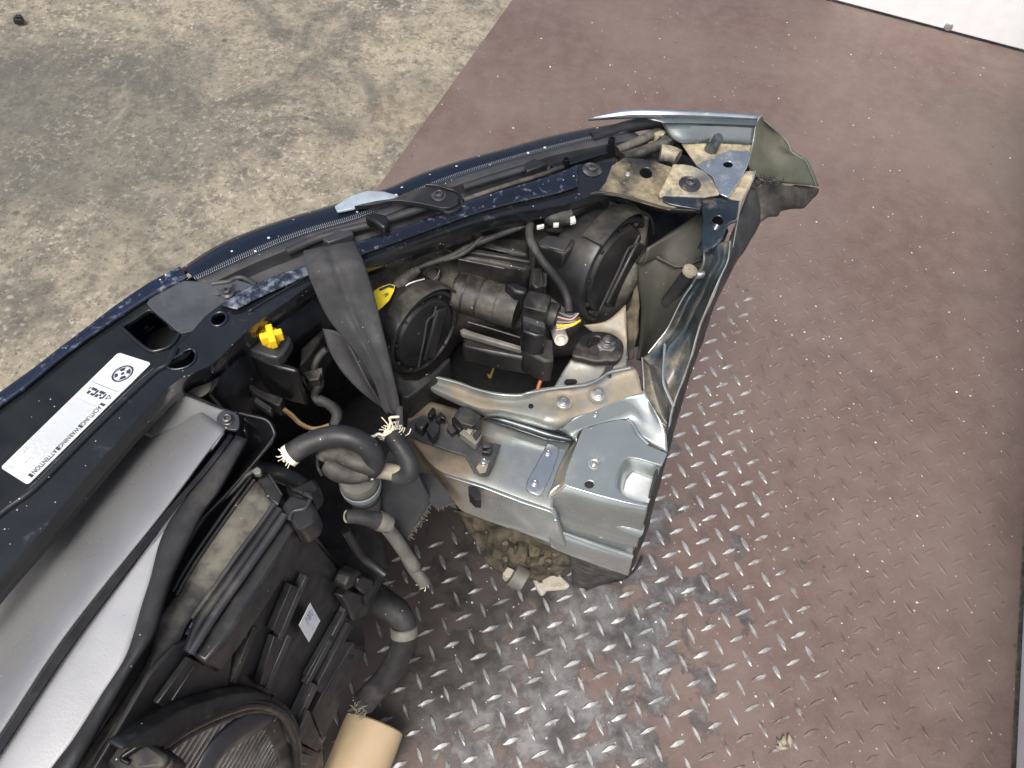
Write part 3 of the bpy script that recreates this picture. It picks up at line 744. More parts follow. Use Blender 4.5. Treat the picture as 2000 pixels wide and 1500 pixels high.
# ballast boxes
prism('ballast_box', A4('870,300 990,245 1200,282 1418,330 1405,365 1380,392 1130,338'), 'black_plastic_dusty', light, .553, .045, bevel=.004)
prism('ballast_lid', A4('960,262 1010,240 1200,275 1400,318 1402,335 1190,300'), 'black_plastic', light, .558, .02, bevel=.002)
prism('ballast_box', A4('1060,205 1190,150 1395,165 1395,290 1230,262'), 'black_plastic_dusty', light, .549, .04, bevel=.004)
prism('control_unit', A7('285,440 420,345 720,395 745,430 690,510 615,570 450,510 330,490'), 'black_plastic_dusty', light, .561, .075, bevel=.005)
sheet('control_lid', A7('300,430 420,352 700,398 620,545 440,500'), 'grey_plastic', light, .5635, t=.002, bevel=.002)
loft('upper_shelf', [lift(A7('380,300 560,330 800,330'), .548), lift(A7('700,150 760,140 830,120'), .556), lift(A7('1000,60 1100,50 1250,40'), .562)], 'black_plastic_dusty', light, n=12, msub=3, t=.004)
prism('connector_block', A4('1420,370 1490,370 1500,500 1440,520 1405,480'), 'black_plastic_dusty', light, .54, .03, bevel=.002)
prism('connector_block', A4('1490,395 1525,405 1520,500 1490,510'), 'black_plastic_dusty', light, .535, .03, bevel=.002)
# levelling motor: dusty cylinder with collar, then plug
z0 = .515; c0 = P(888, 566, z0); c1 = P(1012, 606, z0); ax = (c1-c0).normalized(); r = 40*mpp(950, 590, z0)
L_ = (c1-c0).length
lathe('motor', c0-ax*.0, ax, [(.0001, 0), (r*.8, 0), (r*.97, .004), (r, .01), (r, L_*.68), (r*1.03, L_*.685), (r*1.03, L_*.7), (r*1.0, L_*.705), (r*.97, L_), (r*.6, L_+.002), (.0001, L_+.002)], 'black_plastic_dusty', light, seg=36)
prism('motor_step', A4('1215,478 1300,470 1390,510 1370,560 1290,545'), 'black_plastic_clean', light, .548, .03, bevel=.003)
prism('plug', A4('1350,600 1385,535 1420,530 1560,568 1530,640 1520,690 1350,650'), 'black_plastic_dusty', light, .548, .03, bevel=.002)
prism('plug_body', A4('1350,640 1510,690 1515,850 1440,860 1345,825'), 'black_plastic_clean', light, .535, .035, bevel=.002)
prism('plug_latch', A4('1350,715 1510,765 1508,800 1352,748'), 'grey_plastic', light, .541, .008, bevel=.001)
prism('plug_window', A4('1395,765 1480,790 1478,840 1398,815'), 'void_black', light, .5375, .006, bevel=.0005)
c = P(1083, 618, .525); lathe('cable_gland', P(1075, 615, .525), ax, [(.0125, -.004), (.0135, 0), (.0135, .007), (.010, .007), (.009, .0), (.0001, 0)], 'black_plastic', light, seg=24)
prism('motor_foot', A4('900,815 930,800 1130,870 1350,935 1345,960 1130,900 920,840'), 'hose_grey', light, .487, .008, bevel=.0015)
prism('motor_base', A4('930,850 1130,905 1350,960 1530,1000 1545,1050 1400,1030 1130,980 920,930'), 'black_plastic', light, .478, .03, bevel=.003)
prism('motor_base', A4('1355,840 1510,865 1560,880 1570,1040 1500,1040 1350,960'), 'black_plastic', light, .50, .04, bevel=.003)
# round caps
def cap(px, py, z, d2, ratio, semi, a_vis, hang, big):
    n = facing(px, py, z, d2, ratio); c = P(px, py, z); R = semi*mpp(px, py, z)
    cp = lathe('rear_cap', c, n, [(R*1.06, -R*.75), (R*1.05, -R*.3), (R*1.02, -R*.05), (R*.99, 0), (R*.93, R*.02), (R*.90, -R*.01), (R*.88, -R*.09), (R*.84, -R*.1), (R*.80, R*.0), (R*.76, R*.03), (R*.4, R*.05), (.0001, R*.05)], 'black_plastic', light, seg=56)
    x, y, n = frame(n)
    ref = x
    # sleeve that hoods the cap on its upper left
    lathe('cap_hood', c, n, [(R*1.065, -R*.34), (R*1.10, -R*.34), (R*1.115, -R*.3), (R*1.12, R*.06), (R*1.09, R*.08), (R*1.065, R*.06), (R*1.06, -R*.2)], 'rubber_muddy', light, seg=30, ref=-_r*d2[0]*0+hang, a0=a_vis[0], a1=a_vis[1])
    # finger grips round the rim
    for i in range(10):
        a = 2*math.pi*i/10+.2; d = x*math.cos(a)+y*math.sin(a)
        v, f = obox(c+d*R*.865-n*R*.01, d*R*.035, d.cross(n)*R*.03, n*R*.04); fin('rim_tooth', v, f, 'black_plastic', light, bevel=.0005)
    return n, c, R, x, y
hang1 = (_u*.8-_r*.55)
n1, c1_, R1, x1, y1 = cap(831, 652, .507, (.84, .54), .54, 92, (-80, 50), hang1, False)
n2, c2_, R2, x2, y2 = cap(1203, 528, .512, (.90, .44), .42, 110, (-70, 42), hang1, True)
def handle(n, c, R, dirv, side):
    d = (dirv-n*dirv.dot(n)).normalized(); s = n.cross(d)
    v, f = join([obox(c+n*R*.09-s*R*.20, d*R*.62, s*R*.18, n*R*.055)])
    fin('grip_ridge', v, f, 'black_plastic', light, bevel=.0025)
    pts = [c+n*R*.11+d*R*.72+s*R*.02, c+n*R*.12+d*R*.52+s*R*.05, c+n*R*.13+d*R*.42+s*R*.22, c+n*R*.12+d*R*.0+s*R*.16, c+n*R*.11-d*R*.45+s*R*.12, c+n*R*.10-d*R*.75+s*R*.08]
    v, f = tubemesh(crom(pts, 4), R*.022, 8); fin('grip_edge', v, f, 'grey_plastic', light)
handle(n1, c1_, R1, (_u*.86-_r*.35), 1); handle(n2, c2_, R2, (_u*.95+_r*.1), 1)
for q in ('1050,222,.5505 1150,245,.5505 1240,266,.5505', '885,312,.555 1050,345,.555 1220,380,.555', '690,200,.562 760,230,.560 840,262,.556', '560,330,.553 610,290,.558 680,250,.562', '700,470,.532 740,440,.535 760,390,.54', '960,760,.50 1100,800,.50 1330,870,.50'):
    tube('moulded_rib', A4(q), .0011, 'black_plastic', light, seg=6)
for t in (.2, .42):
    lathe('motor_band', c0+ax*L_*t, ax, [(r*1.0, -.0012), (r*1.025, -.0008), (r*1.025, .0008), (r*1.0, .0012)], 'black_plastic', light, seg=36)
# bulb holder hole, small label, thin loom
c = P(842, 536, .528); lathe('socket_hole', c, facing(842, 536, .528, (.5, .6), .75), [(.012, -.012), (.012, .001), (.0095, .002), (.009, -.01), (.0001, -.01)], 'black_plastic_dusty', light, seg=24)
yl = sheet('yellow_label', A4('285,545 330,515 400,488 442,500 432,545 400,605 355,650 318,678 300,620'), 'yellow_label', light, .560, t=.0006, bevel=0)
v, f = textmesh('R', 1); cc = P(754, 576, .5612); sc = 14*mpp(754, 576, .5612)
rx = (P(760, 586, .5612)-P(748, 572, .5612)).normalized(); ry = up3.cross(rx)
w_ = [cc+rx*q.x*sc+ry*q.y*sc for q in v]; fin('lettering', w_, uptri(w_, f), 'ink', light, flat=True)
sheet('printed_band', A4('325,525 400,492 436,502 430,520 395,512 335,540'), 'ink', light, .5608, t=.0003, bevel=0)
tube('loom', A4('455,480,.545 500,450,.548 570,400,.55 640,360,.552 740,325,.555 850,285,.558 950,230,.566 1080,180,.574 1200,135,.575 1380,62,.577'), .0032, 'rubber_muddy', light)
tube('loom', A4('700,335,.553 860,300,.558 960,250,.566 1040,175,.574 1110,90,.578'), .0025, 'rubber_muddy', light)
tube('loom_sleeve', A4('440,545,.545 480,500,.549 550,430,.551 610,385,.553'), [.006, .007, .0065, .004], 'rubber_muddy', light, wob=.2)
tube('bare_wire', A4('470,555,.550 530,495,.553 590,470,.552 650,455,.548'),   .0007, 'white_plastic', light, seg=6)
# main loom: thick taped cable
tube('taped_cable', A7('665,1260,.53 650,1110,.535 590,960,.545 500,830,.557 390,700,.568 290,560,.573 220,420,.577 205,290,.578 240,180,.579 330,115,.580 420,100,.580 500,105,.580'), .0042, 'rubber', light, wob=.12, k=8)
tube('taped_end', A7('350,110,.581 450,150,.582 560,140,.582 690,130,.582'), [.004, .0085, .0095, .009], 'rubber', light, wob=.25)
for q in ('680,145 735,125 752,190 690,208', '290,240 375,222 378,245 300,265', '485,210 550,205 550,232 488,238'):
    prism('white_tab', A7(q), 'white_plastic', light, .593, .004, bevel=.0004)
for i, (mm_, a, b_, c_) in enumerate((('wire_grey', '560,1265', '680,1310', '750,1275'), ('wire_pink', '540,1315', '690,1345', '775,1275'), ('wire_brown', '540,1345', '700,1360', '790,1320'), ('wire_grey', '530,1370', '690,1375', '780,1325'), ('wire_yellow', '525,1410', '680,1405', '800,1352'), ('wire_yellow', '530,1435', '690,1420', '795,1362'), ('wire_pink', '525,1465', '640,1440', '760,1385'))):
    tube('wire', A7(' '.join((a+',.528', b_+',.533', c_+',.53'))), .0010, mm_, light, seg=8)
prism('lower_lobe', A4('440,1120 520,1165 600,1165 700,1110 775,1040 835,1000 830,1030 740,1130 640,1215 540,1300 490,1300 455,1230'), 'black_plastic', light, .487, .05, bevel=.004)
# white bushing and mounting ear with stud nut
c = P(1096, 664, .49); lathe('bushing', c, facing(1096, 664, .49, (.1, .3), .85), [(.0078, -.03), (.0078, -.003), (.0072, 0), (.0052, .0004), (.0034, -.0015), (.0022, -.006), (.0001, -.006)], 'white_plastic', light, seg=28)
c = P(1096, 668, .482); lathe('bushing_seat', c, facing(1096, 664, .49, (.1, .3), .85), [(.0098, -.025), (.0096, -.002), (.0082, -.001), (.0080, -.01)], 'black_plastic', light, seg=28)
ear = sheet('mounting_ear', A3('300,860 330,760 360,695 430,665 520,650 640,670 735,735 745,830 690,905 610,905 500,912 390,885'), 'black_plastic_dusty', light, .482, t=.010, holes=[ell(1163, 674, .482, 14, 17, 20)], bevel=.002, sm=2)
bolt(1186, 668, .489, 10.5, 'dark_bolt', light, hexhead=True, washer=1.5)
c = P(1184, 674, .483); lathe('stud_nut', c, facing(1184, 674, .483, (0, .3), .85), [(.0095, 0), (.0095, .004), (.0085, .0055), (.0001, .0055)], 'zinc', light, seg=6)

# ---- wing corner: painted flange, inner wall, dusty floor with hole and post, inside of the outer skin
wing = loft('wing_flange', [A1('178,204,.600 420,190,.608 620,188,.614 1000,190,.618 1390,200,.618'), A1('178,199,.602 420,165,.613 620,158,.619 1000,165,.622 1385,188,.622'), A1('180,188,.604 420,128,.616 620,119,.622 1000,134,.624 1412,160,.624')], 'wing_paint', car, n=30, msub=2, t=.0015)
loft('wing_wall', [A1('600,190,.619 700,182,.620 1000,184,.6205 1383,186,.6205'), A1('690,215,.618 760,217,.6185 1030,222,.6185 1370,236,.6185'), A1('710,240,.613 790,240,.614 1040,240,.614 1362,254,.614'),
     A1('760,320,.605 850,330,.606 1060,330,.606 1350,340,.606'), A1('830,362,.602 880,366,.602 1070,360,.602 1343,372,.602')], 'steel_mid', wing, n=26, msub=3, t=.0015)
sheet('wing_floor', A1('840,362 1060,352 1342,370 1325,440 1310,505 1285,560 1240,640 1200,700 1168,745 1110,720 1075,640 1010,570 950,520 880,420'), 'cream_dust_steel', wing, .6005, t=.0018, holes=[ell(1422, 321, .6005, 9.5, 6, 5)], bevel=.0005)
sheet('wing_gusset', A1('950,520 1010,482 1080,470 1105,440 1190,410 1300,420 1328,430 1312,500 1285,560 1240,640 1168,745 1110,720 1060,600'), 'wing_paint', wing, .6035, t=.0015, holes=[ell(1422, 321, .6035, 9.5, 6, 5)], bevel=.0005)
c = P(1389, 292, .6005); lathe('locating_post', c, Vector((.08, -.25, 1)), [(.0075, 0), (.0062, .010), (.0055, .020), (.0042, .0225), (.0001, .023)], 'steel_mid', wing, seg=20)
tube('cut_edge', A1('1410,160,.624 1385,195,.621 1362,250,.614 1345,370,.604 1312,500,.603 1285,565,.603 1240,645,.603 1168,748,.603'), .0006, 'bright_edge', wing, seg=6)
loft('wing_skin', [A1('1408,172,.622 1362,252,.612 1342,372,.601 1312,502,.594 1372,600,.575'), A1('1410,182,.620 1450,280,.600 1475,410,.580 1500,520,.568 1500,640,.548'), A1('1412,190,.618 1560,318,.592 1622,420,.577 1722,490,.562 1796,664,.532'),
     A1('1414,186,.60 1564,312,.56 1626,414,.545 1726,484,.53 1800,660,.50')], 'wing_inside', wing, n=26, msub=4, t=.0012)
tube('cut_edge', A1('1412,188,.619 1490,255,.607 1560,318,.5925 1600,370,.585 1622,420,.5775 1670,455,.57 1722,490,.5625 1760,570,.55 1796,664,.5325'), .0006, 'bright_edge', wing, seg=6)
# torn wheel-arch liner with frayed edge
ln = loft('wheel_liner', [A1('1350,690,.56 1400,640,.565 1470,640,.563 1540,640,.555 1600,670,.54 1700,650,.53 1835,680,.52'), A1('1360,800,.545 1420,740,.55 1480,720,.545 1540,760,.535 1600,800,.525 1720,770,.515 1810,730,.51'), A1('1362,940,.53 1430,910,.53 1500,870,.525 1560,850,.515 1640,830,.51 1720,812,.505 1790,750,.5')], 'rubber_muddy', car, n=34, msub=4, t=.002, noisy=.004)
fr_ = []
for i in range(90):
    t = random.random(); b0 = A1('1350,690 1400,640 1470,640 1540,665'); k = min(int(t*3), 2); s = t*3-k
    x = b0[k][0]+(b0[k+1][0]-b0[k][0])*s; y = b0[k][1]+(b0[k+1][1]-b0[k][1])*s
    p = P(x, y, .566); d = Vector((random.gauss(0, 1), random.gauss(.6, 1), random.gauss(.3, .6)))*.003
    fr_.append(tubemesh(crom([p, p+d*.6, p+d*1.2+Vector((random.gauss(0, .001), 0, 0))], 2), .0004, 4))
v, f = join(fr_); tag(fin('torn_fibre', v, f, 'rubber', ln), kind='stuff')
# ---- inner wing: navy bracket, strut along the saw cut, dull side panel, rubber stop
strut = loft('inner_wing', [
    A3('1440,-60,.590 1440,80,.580 1340,250,.556 1240,400,.536 1130,620,.510 1040,740,.500 960,840,.492 905,880,.488'),
    A3('1500,-80,.585 1490,70,.574 1400,240,.550 1300,410,.532 1190,640,.508 1090,790,.500 1040,900,.494 990,960,.489'),
    A3('1560,-100,.592 1550,60,.586 1460,240,.566 1375,420,.550 1262,640,.528 1150,770,.514 1092,900,.506 1060,1010,.496'),
    A3('1620,-120,.586 1600,60,.578 1490,270,.552 1410,460,.536 1320,680,.516 1240,850,.504 1180,1000,.496 1120,1130,.488'),
    A3('1670,-130,.590 1648,40,.582 1500,370,.556 1400,620,.536 1320,900,.516 1240,1120,.500 1165,1330,.486 1140,1480,.476')], 'steel_scuffed', car, n=50, msub=4, t=.002, noisy=.0011)
loft('pressed_fillet', [A3('905,885,.488 915,1000,.485 925,1200,.477 990,1360,.468 1130,1482,.462'), A3('960,920,.484 985,1080,.478 1030,1230,.471 1080,1370,.466 1145,1465,.464'), A3('1000,940,.492 1040,1080,.490 1085,1200,.484 1130,1320,.478 1150,1400,.474'), A3('1060,985,.498 1092,1110,.498 1130,1230,.492 1168,1310,.486 1170,1345,.483')], 'steel_scuffed', strut, n=26, msub=4, t=.002, noisy=.0008)
tube('cut_edge', A3('1668,-130,.591 1648,40,.583 1570,210,.569 1500,370,.557 1400,620,.537 1320,900,.517 1240,1120,.501 1165,1330,.487 1140,1480,.477'), .0006, 'bright_edge', strut, seg=6)
tube('scraped_edge', A3('1340,250,.557 1240,400,.537 1130,620,.511 1040,740,.501 960,840,.493'), .0007, 'bright_edge', strut, seg=6)
tube('scraped_edge', A3('905,880,.489 915,1000,.486 925,1180,.479 935,1210,.477 1000,1370,.469 1080,1450,.466 1140,1490,.463'), .0008, 'bright_edge', strut, seg=6)
tube('pressed_crease', A3('1105,760,.515 1095,900,.507 1090,1080,.500 1130,1200,.494 1180,1300,.487'), .0015, 'steel_paint', strut, seg=6)
br = sheet('cross_bracket', A1('975,752 1110,748 1252,770 1240,870 1225,912 1150,962 1100,1050 1060,1100 1000,1135 985,1110 992,900'), 'steel_navy', strut, .600, t=.002, holes=[ell(1402, 430, .600, 11, 9, 20)], bevel=.001)
sheet('bracket_tongue', A1('708,742 840,738 985,752 975,835 900,820 840,812 760,795 710,772'), 'steel_navy', strut, .6065, t=.0025, bevel=.0008)
tube('drain_channel', A1('1090,950,.597 1060,1010,.592 1020,1090,.586 1000,1130,.582'), .0075, 'steel_navy', strut, seg=12)
tube('pressed_crease', A1('1230,910,.603 1160,945,.600 1110,1050,.595 1050,1110,.590'), .002, 'steel_navy', strut, seg=8)
sheet('dusty_strip', A1('1165,745 1300,560 1362,560 1330,660 1262,770 1210,760'), 'cream_dust_steel', strut, .598, t=.002, bevel=.0005)
tube('cut_edge', A1('1365,560,.599 1330,660,.599 1262,775,.598 1245,870,.597 1205,1100,.592'), .0006, 'bright_edge', strut, seg=6)
loft('side_panel', [A1('960,865,.560 990,900,.560 1000,1130,.556 860,1250,.545'), A3('930,-40,.535 1150,-30,.540 1300,0,.545 1440,60,.552'), A3('870,200,.505 1000,220,.508 1120,260,.512 1240,400,.520'), A3('890,450,.470 960,480,.475 1040,540,.480 1130,640,.495'), A3('880,720,.445 900,740,.445 930,780,.450 965,840,.480'), A3('860,900,.43 880,905,.43 890,910,.435 905,915,.45')], 'olive_panel', strut, n=20, msub=4, t=.002)
loft('side_panel', [A1('600,1110,.552 780,1000,.556 960,866,.560'), A1('560,1230,.53 700,1180,.533 860,1240,.54'), A3('800,60,.50 870,100,.503 930,-30,.53'), A3('770,500,.46 800,600,.46 890,450,.468')], 'olive_panel', strut, n=16, msub=4, t=.002)
sd = facing(1355, 535, .55, (.35, -.6), .75)
c = P(1345, 531, .553); axr = (P(1362, 515, .56)-P(1310, 585, .50)).normalized(); rr = 16.5*mpp(1345, 531, .55)
lathe('rubber_stop', P(1317, 577, .512), axr, [(rr*1.0, -.012), (rr, .02), (rr*1.0, (P(1345, 531, .553)-P(1317, 577, .512)).length), (rr*.94, (P(1345, 531, .553)-P(1317, 577, .512)).length+.002), (.0001, (P(1345, 531, .553)-P(1317, 577, .512)).length+.0025)], 'rubber', strut, seg=28)
c = P(1348, 529, .5565); lathe('stop_face', c, axr, [(rr*.93, -.002), (rr*.9, .0015), (rr*.25, .0012), (rr*.2, -.0005), (.0001, -.0005)], 'hose_tan', strut, seg=28)
prism('weld_lump', A3('1375,150 1400,105 1450,120 1465,150 1410,165'), 'zinc', strut, .571, .008, bevel=.002)
# black underside of the saw cut
loft('cut_liner', [A1('1370,600,.565 1330,720,.58')[:1]+A3('1668,-120,.578 1648,50,.572 1500,375,.548 1400,630,.528 1320,905,.508 1240,1125,.492 1165,1335,.478')+B1('1880,560,.455 1790,880,.445 1730,1130,.40 1625,1450,.318'),
     A1('1500,720,.52')+A3('1800,-60,.54 1745,20,.535 1540,420,.51 1412,800,.48 1310,1080,.465 1245,1300,.45')+B1('1925,560,.43 1830,890,.41 1762,1150,.37 1640,1455,.30'),
     A1('1480,760,.47')+A3('1760,-30,.49 1710,40,.485 1520,430,.46 1395,810,.43 1290,1090,.415 1225,1310,.40')+B1('1900,570,.38 1810,900,.36 1740,1155,.32 1620,1458,.26')], 'rubber', strut, n=50, msub=3, t=.002, noisy=.0012)

# ---- bare steel chassis rail
rA = B1('30,420,.436 120,560,.438 260,705,.440 320,745,.440 600,832,.440 900,942,.440 1060,992,.440 1112,1010,.440')
rB = B1('200,900,.40 300,925,.40 400,962,.398 470,1020,.39 800,1142,.374 1000,1218,.364 1120,1268,.358 1200,1302,.352')
rt = [B1('40,190,.446 300,255,.446 600,345,.446 800,420,.446 1000,475,.446 1220,510,.446'), B1('60,330,.4465 300,420,.4465 580,540,.4465 800,620,.4465 1000,690,.4465 1150,720,.4465'),
      B1('50,440,.446 150,560,.4455 290,700,.445 600,800,.445 900,910,.445 1090,975,.445')]
RTw = [WL(r) for r in rt]; RAw = resample(WL(rA), 40); RBw = resample(WL(rB), 40)
rail = loft('chassis_rail', RTw+[RAw, [p.lerp(q, .12) for p, q in zip(RAw, RBw)], [p.lerp(q, .55) for p, q in zip(RAw, RBw)], RBw, [q+up3*.0-Vector((0, 0, .004))+Vector((.0, .012, 0)) for q in RBw]], 'rail_paint', car, n=50, msub=4, t=.002)
rail['label'] = 'bare blue-grey steel rail with bolts and holes, sawn off at one end'
def side(name, A, B, prof, m, n=40, msub=2, off=0):
    A = resample(WL(A), n); B = resample(WL(B), n)
    al = (A[-1]-A[0]).normalized(); nf = al.cross(Vector((0, 0, 1))).normalized()
    if nf.dot(CAMLOC-A[0]) < 0: nf = -nf
    return loft(name, [[p.lerp(q, t)+nf*(o+off) for p, q in zip(A, B)] for t, o in prof], m, rail, n=n, msub=msub, t=.002), nf
BXA = B1('1060,905,.450 1120,850,.455 1190,842,.4575 1400,905,.4575 1600,955,.4575 1765,985,.4575')
BXB = B1('1070,1240,.362 1120,1268,.358 1200,1302,.352 1360,1360,.343 1500,1408,.334 1625,1452,.322')
side('rail_side', BXA, BXB, ((0, -.004), (.06, .0015), (.16, .003), (.30, .003), (.42, .0025), (.50, .004), (.55, .002), (.61, -.007), (.71, -.008), (.77, .001), (.86, .003), (1, .003), (1.02, -.003)), 'rail_paint', n=44, msub=3)
# swage at the cut end and long swage lines
tube('pressed_swage', B1('1530,1120,.418 1570,1112,.418 1620,1120,.416 1670,1135,.414 1715,1150,.412'), [.0005, .005, .007, .0075, .0075], 'steel_paint', rail, seg=12)
tube('pressed_swage', B1('1000,1105,.398 1150,1160,.391 1350,1232,.382 1550,1300,.372 1650,1335,.365'), [.0003, .002, .003, .003, .003], 'steel_paint', rail, seg=10)
sheet('overlap_edge', B1('320,742 600,828 900,938 1060,990 1112,1008 1118,1040 1122,1085 1095,1075 1085,1030 1050,1012 880,958 600,850 330,765'), 'steel_paint', rail, .4415, t=.002, bevel=.0008)
hz = []
# box end: top with pocket
pk = crom(WL(B1('1862,688 1700,640 1630,628 1585,650 1550,720 1535,800 1545,870 1600,915 1768,972'), .4605), 1, True)
boxtop = sheet('rail_box_top', B1('1165,820 1180,740 1230,600 1300,430 1400,395 1560,358 1622,362 1690,470 1770,545 1905,600 1866,690 1700,642 1630,630 1588,652 1552,720 1538,800 1548,868 1602,912 1766,970 1762,985 1600,952 1400,900 1195,838'), 'steel_paint', rail, .4605, t=.002, holes=[ell(1160, 906, .4605, 11.5, 10), ell(1151, 946, .4605, 9, 7)], bevel=.003, bseg=3)
loft('pocket_wall', [B1('1862,692,.4600 1700,642,.4600 1632,630,.4600 1588,652,.4600 1552,720,.4600 1538,800,.4600 1548,868,.4600 1602,912,.4600 1766,970,.4600'), B1('1850,715,.452 1710,680,.452 1650,665,.452 1610,690,.452 1590,740,.452 1580,810,.452 1582,860,.452 1620,900,.452 1762,955,.452'), B1('1830,800,.440 1720,755,.440 1660,735,.440 1640,750,.440 1610,790,.440 1595,840,.440 1590,870,.440 1625,905,.440 1760,965,.440')], 'steel_paint', rail, n=40, msub=3, t=.0015)
sheet('pocket_floor', B1('1835,790 1720,750 1655,730 1610,790 1590,860 1600,905 1625,912 1762,972'), 'pocket_sheen', rail, .4395, t=.0015, bevel=.0005)
loft('box_shoulder', [B1('1050,905,.447 1090,820,.447 1130,700,.447 1190,590,.447 1250,500,.447 1290,420,.455'), B1('1085,900,.450 1120,830,.452 1160,710,.452 1215,600,.452 1270,500,.452 1300,415,.458'), B1('1170,835,.4605 1190,740,.4605 1235,600,.4605 1300,435,.4605 1320,425,.4605 1340,415,.4605')], 'steel_paint_dirty', rail, n=30, msub=3, t=.0015)
c = P(1160, 906, .4605); lathe('weld_nut', c, up3, [(.0062, -.003), (.0062, .0008), (.005, .001), (.0035, .0), (.003, -.008), (.0001, -.008)], 'zinc', rail, seg=24)
# headlight support flange
fl = loft('support_flange', [B1('190,45,.480 400,98,.482 550,148,.484 700,183,.487 850,191,.489 950,166,.490 1100,140,.490 1250,124,.490 1400,84,.490 1500,24,.492 1640,-5,.494'),
     B1('185,75,.470 390,135,.472 540,190,.474 700,224,.476 850,226,.478 960,205,.479 1110,178,.480 1260,163,.480 1420,122,.481 1530,62,.483 1690,20,.486'),
     B1('180,115,.472 390,205,.473 560,275,.475 720,296,.477 900,330,.478 1040,365,.478 1140,362,.478 1250,322,.478 1380,292,.479 1500,235,.481 1720,150,.485'),
     B1('172,140,.463 400,248,.463 600,335,.463 720,345,.463 900,392,.463 1060,440,.463 1140,435,.465 1250,350,.474 1380,305,.476 1500,250,.479 1725,165,.483')], 'steel_paint_dirty', rail, n=60, msub=4, t=.002, noisy=.0006)
tube('rolled_edge', B1('190,45,.4805 400,98,.4825 550,148,.4845 700,183,.4875 850,191,.4895 900,176,.490 950,166,.4905 1100,140,.4905 1250,124,.4905 1330,112,.4905 1400,84,.4905 1450,52,.4915 1500,24,.4925 1640,-5,.4945'), .0014, 'steel_paint', rail, seg=8)
tube('groove_wall', B1('600,345,.457 720,362,.457 900,415,.456 1060,468,.455 1220,505,.456'), [.001, .005, .006, .006, .003], 'steel_navy', rail, seg=10)
loft('link_sheet', [B1('1130,432,.466 1250,350,.474 1500,240,.480 1725,155,.484 1740,200,.484'), B1('1200,470,.458 1330,400,.462 1620,320,.464 1760,380,.466 1880,420,.470'), B1('1260,520,.459 1300,428,.4600 1620,358,.4602 1690,465,.4602 1905,598,.4602')], 'steel_paint', rail, n=30, msub=4, t=.0015)
tube('pressed_crease', B1('1620,362,.461 1660,400,.4615 1700,470,.462 1770,540,.462'), .0025, 'wing_paint', rail, seg=8)
bolt(1100, 786, .4805, 8.5, 'zinc', rail, hexhead=True, washer=1.6); bolt(1168, 771, .481, 9, 'zinc', rail, hexhead=True, washer=1.6)
lathe('dusty_washer', P(1100, 786, .4802), up3, [(.0095, 0), (.0095, .0006), (.0001, .0007)], 'steel_paint_dirty', rail, seg=24); lathe('dusty_washer', P(1168, 771, .4808), up3, [(.0105, 0), (.0105, .0006), (.0001, .0007)], 'steel_paint_dirty', rail, seg=24)
bolt(1119, 818, .470, 5, 'steel_paint', rail, washer=1.1, name='rivet'); bolt(1163, 810, .472, 5.5, 'steel_paint', rail, washer=1.1, name='rivet'); bolt(1190, 735, .486, 4, 'steel_navy', rail, washer=1.1, name='rivet')
for (x, y, z, r) in ((1037, 794, .4785, 5), (1247, 739, .4835, 4)):
    lathe('hole_dark_disc', P(x, y, z), up3, [(r*mpp(x, y, z), .0), (r*mpp(x, y, z), .0014), (.0001, .0013)], 'void_black', rail, seg=20)  # raised black disc paints the dark inside the hole
rp = sheet('rivet_plate', B1('1052,520 1100,540 1138,562 1128,610 1085,740 1010,890 985,902 930,880 900,850 905,800 960,700 1020,590'), 'wing_paint', rail, .4495, t=.0025, bevel=.001)
bolt(1070, 885, .4497, 5.5, 'zinc', rail, washer=1.15, name='rivet'); bolt(1044, 944, .4497, 6, 'zinc', rail, washer=1.15, name='rivet')
sl_ = ONP(928, 961, P(945, 950, .44), Vector((.25, -1, 0)).normalized())
sheet('slot', B1('490,832 545,850 575,880 582,935 540,930 500,890'), 'void_black', rail, .4425, t=.02, bevel=.0005)
# electrical bracket with plugs on the rail
eb = sheet('plug_bracket', B1('40,470 60,380 160,330 300,350 440,470 560,530 620,520 722,538 700,590 640,740 620,762 575,760 530,738 470,620 300,565'), 'grey_plastic', rail, .456, t=.003, bevel=.001)
prism('clip', B1('105,395 150,345 205,375 160,440'), 'black_plastic', rail, .470, .014, bevel=.0006); prism('clip', B1('190,430 240,365 285,400 275,450 235,490'), 'black_plastic', rail, .472, .016, bevel=.0006)
prism('clip', B1('200,320 235,270 260,290 225,345'), 'black_plastic_clean', rail, .468, .012, bevel=.0006); prism('clip', B1('255,345 295,305 330,340 320,360 300,345 275,375'), 'black_plastic_clean', rail, .468, .012, bevel=.0006)
prism('relay_plug', B1('385,330 430,270 480,265 585,335 560,380 520,410 440,390'), 'black_plastic', rail, .482, .022, bevel=.0012)
prism('relay_plug', B1('370,350 420,330 450,420 430,440 385,395'), 'black_plastic_clean', rail, .474, .016, bevel=.0012)
prism('relay_terminal', B1('425,455 470,405 600,450 560,520 540,540'), 'hose_grey', rail, .471, .012, bevel=.0012)
prism('relay_terminal', B1('470,440 500,410 530,425 500,470'), 'hose_tan', rail, .475, .006, bevel=.0006); prism('relay_terminal', B1('520,465 555,430 585,445 545,500'), 'black_plastic', rail, .4755, .006, bevel=.0006)
prism('clip', B1('335,420 360,395 400,420 400,445 370,460'), 'black_plastic', rail, .465, .01, bevel=.0006)
for q in ('590,560 640,530 660,525 650,560', '580,590 650,560 660,575 640,600', '585,480 600,500 660,540 590,560'): prism('bracket_rib', B1(q), 'black_plastic', rail, .465, .008, bevel=.001)
sheet('bracket_pad', B1('545,700 590,640 640,650 615,735 570,745'), 'steel_paint_dirty', rail, .4580, t=.0015, bevel=.0005)
bolt(945, 903, .4582, 7, 'steel_paint', rail, washer=1.2, name='rivet')
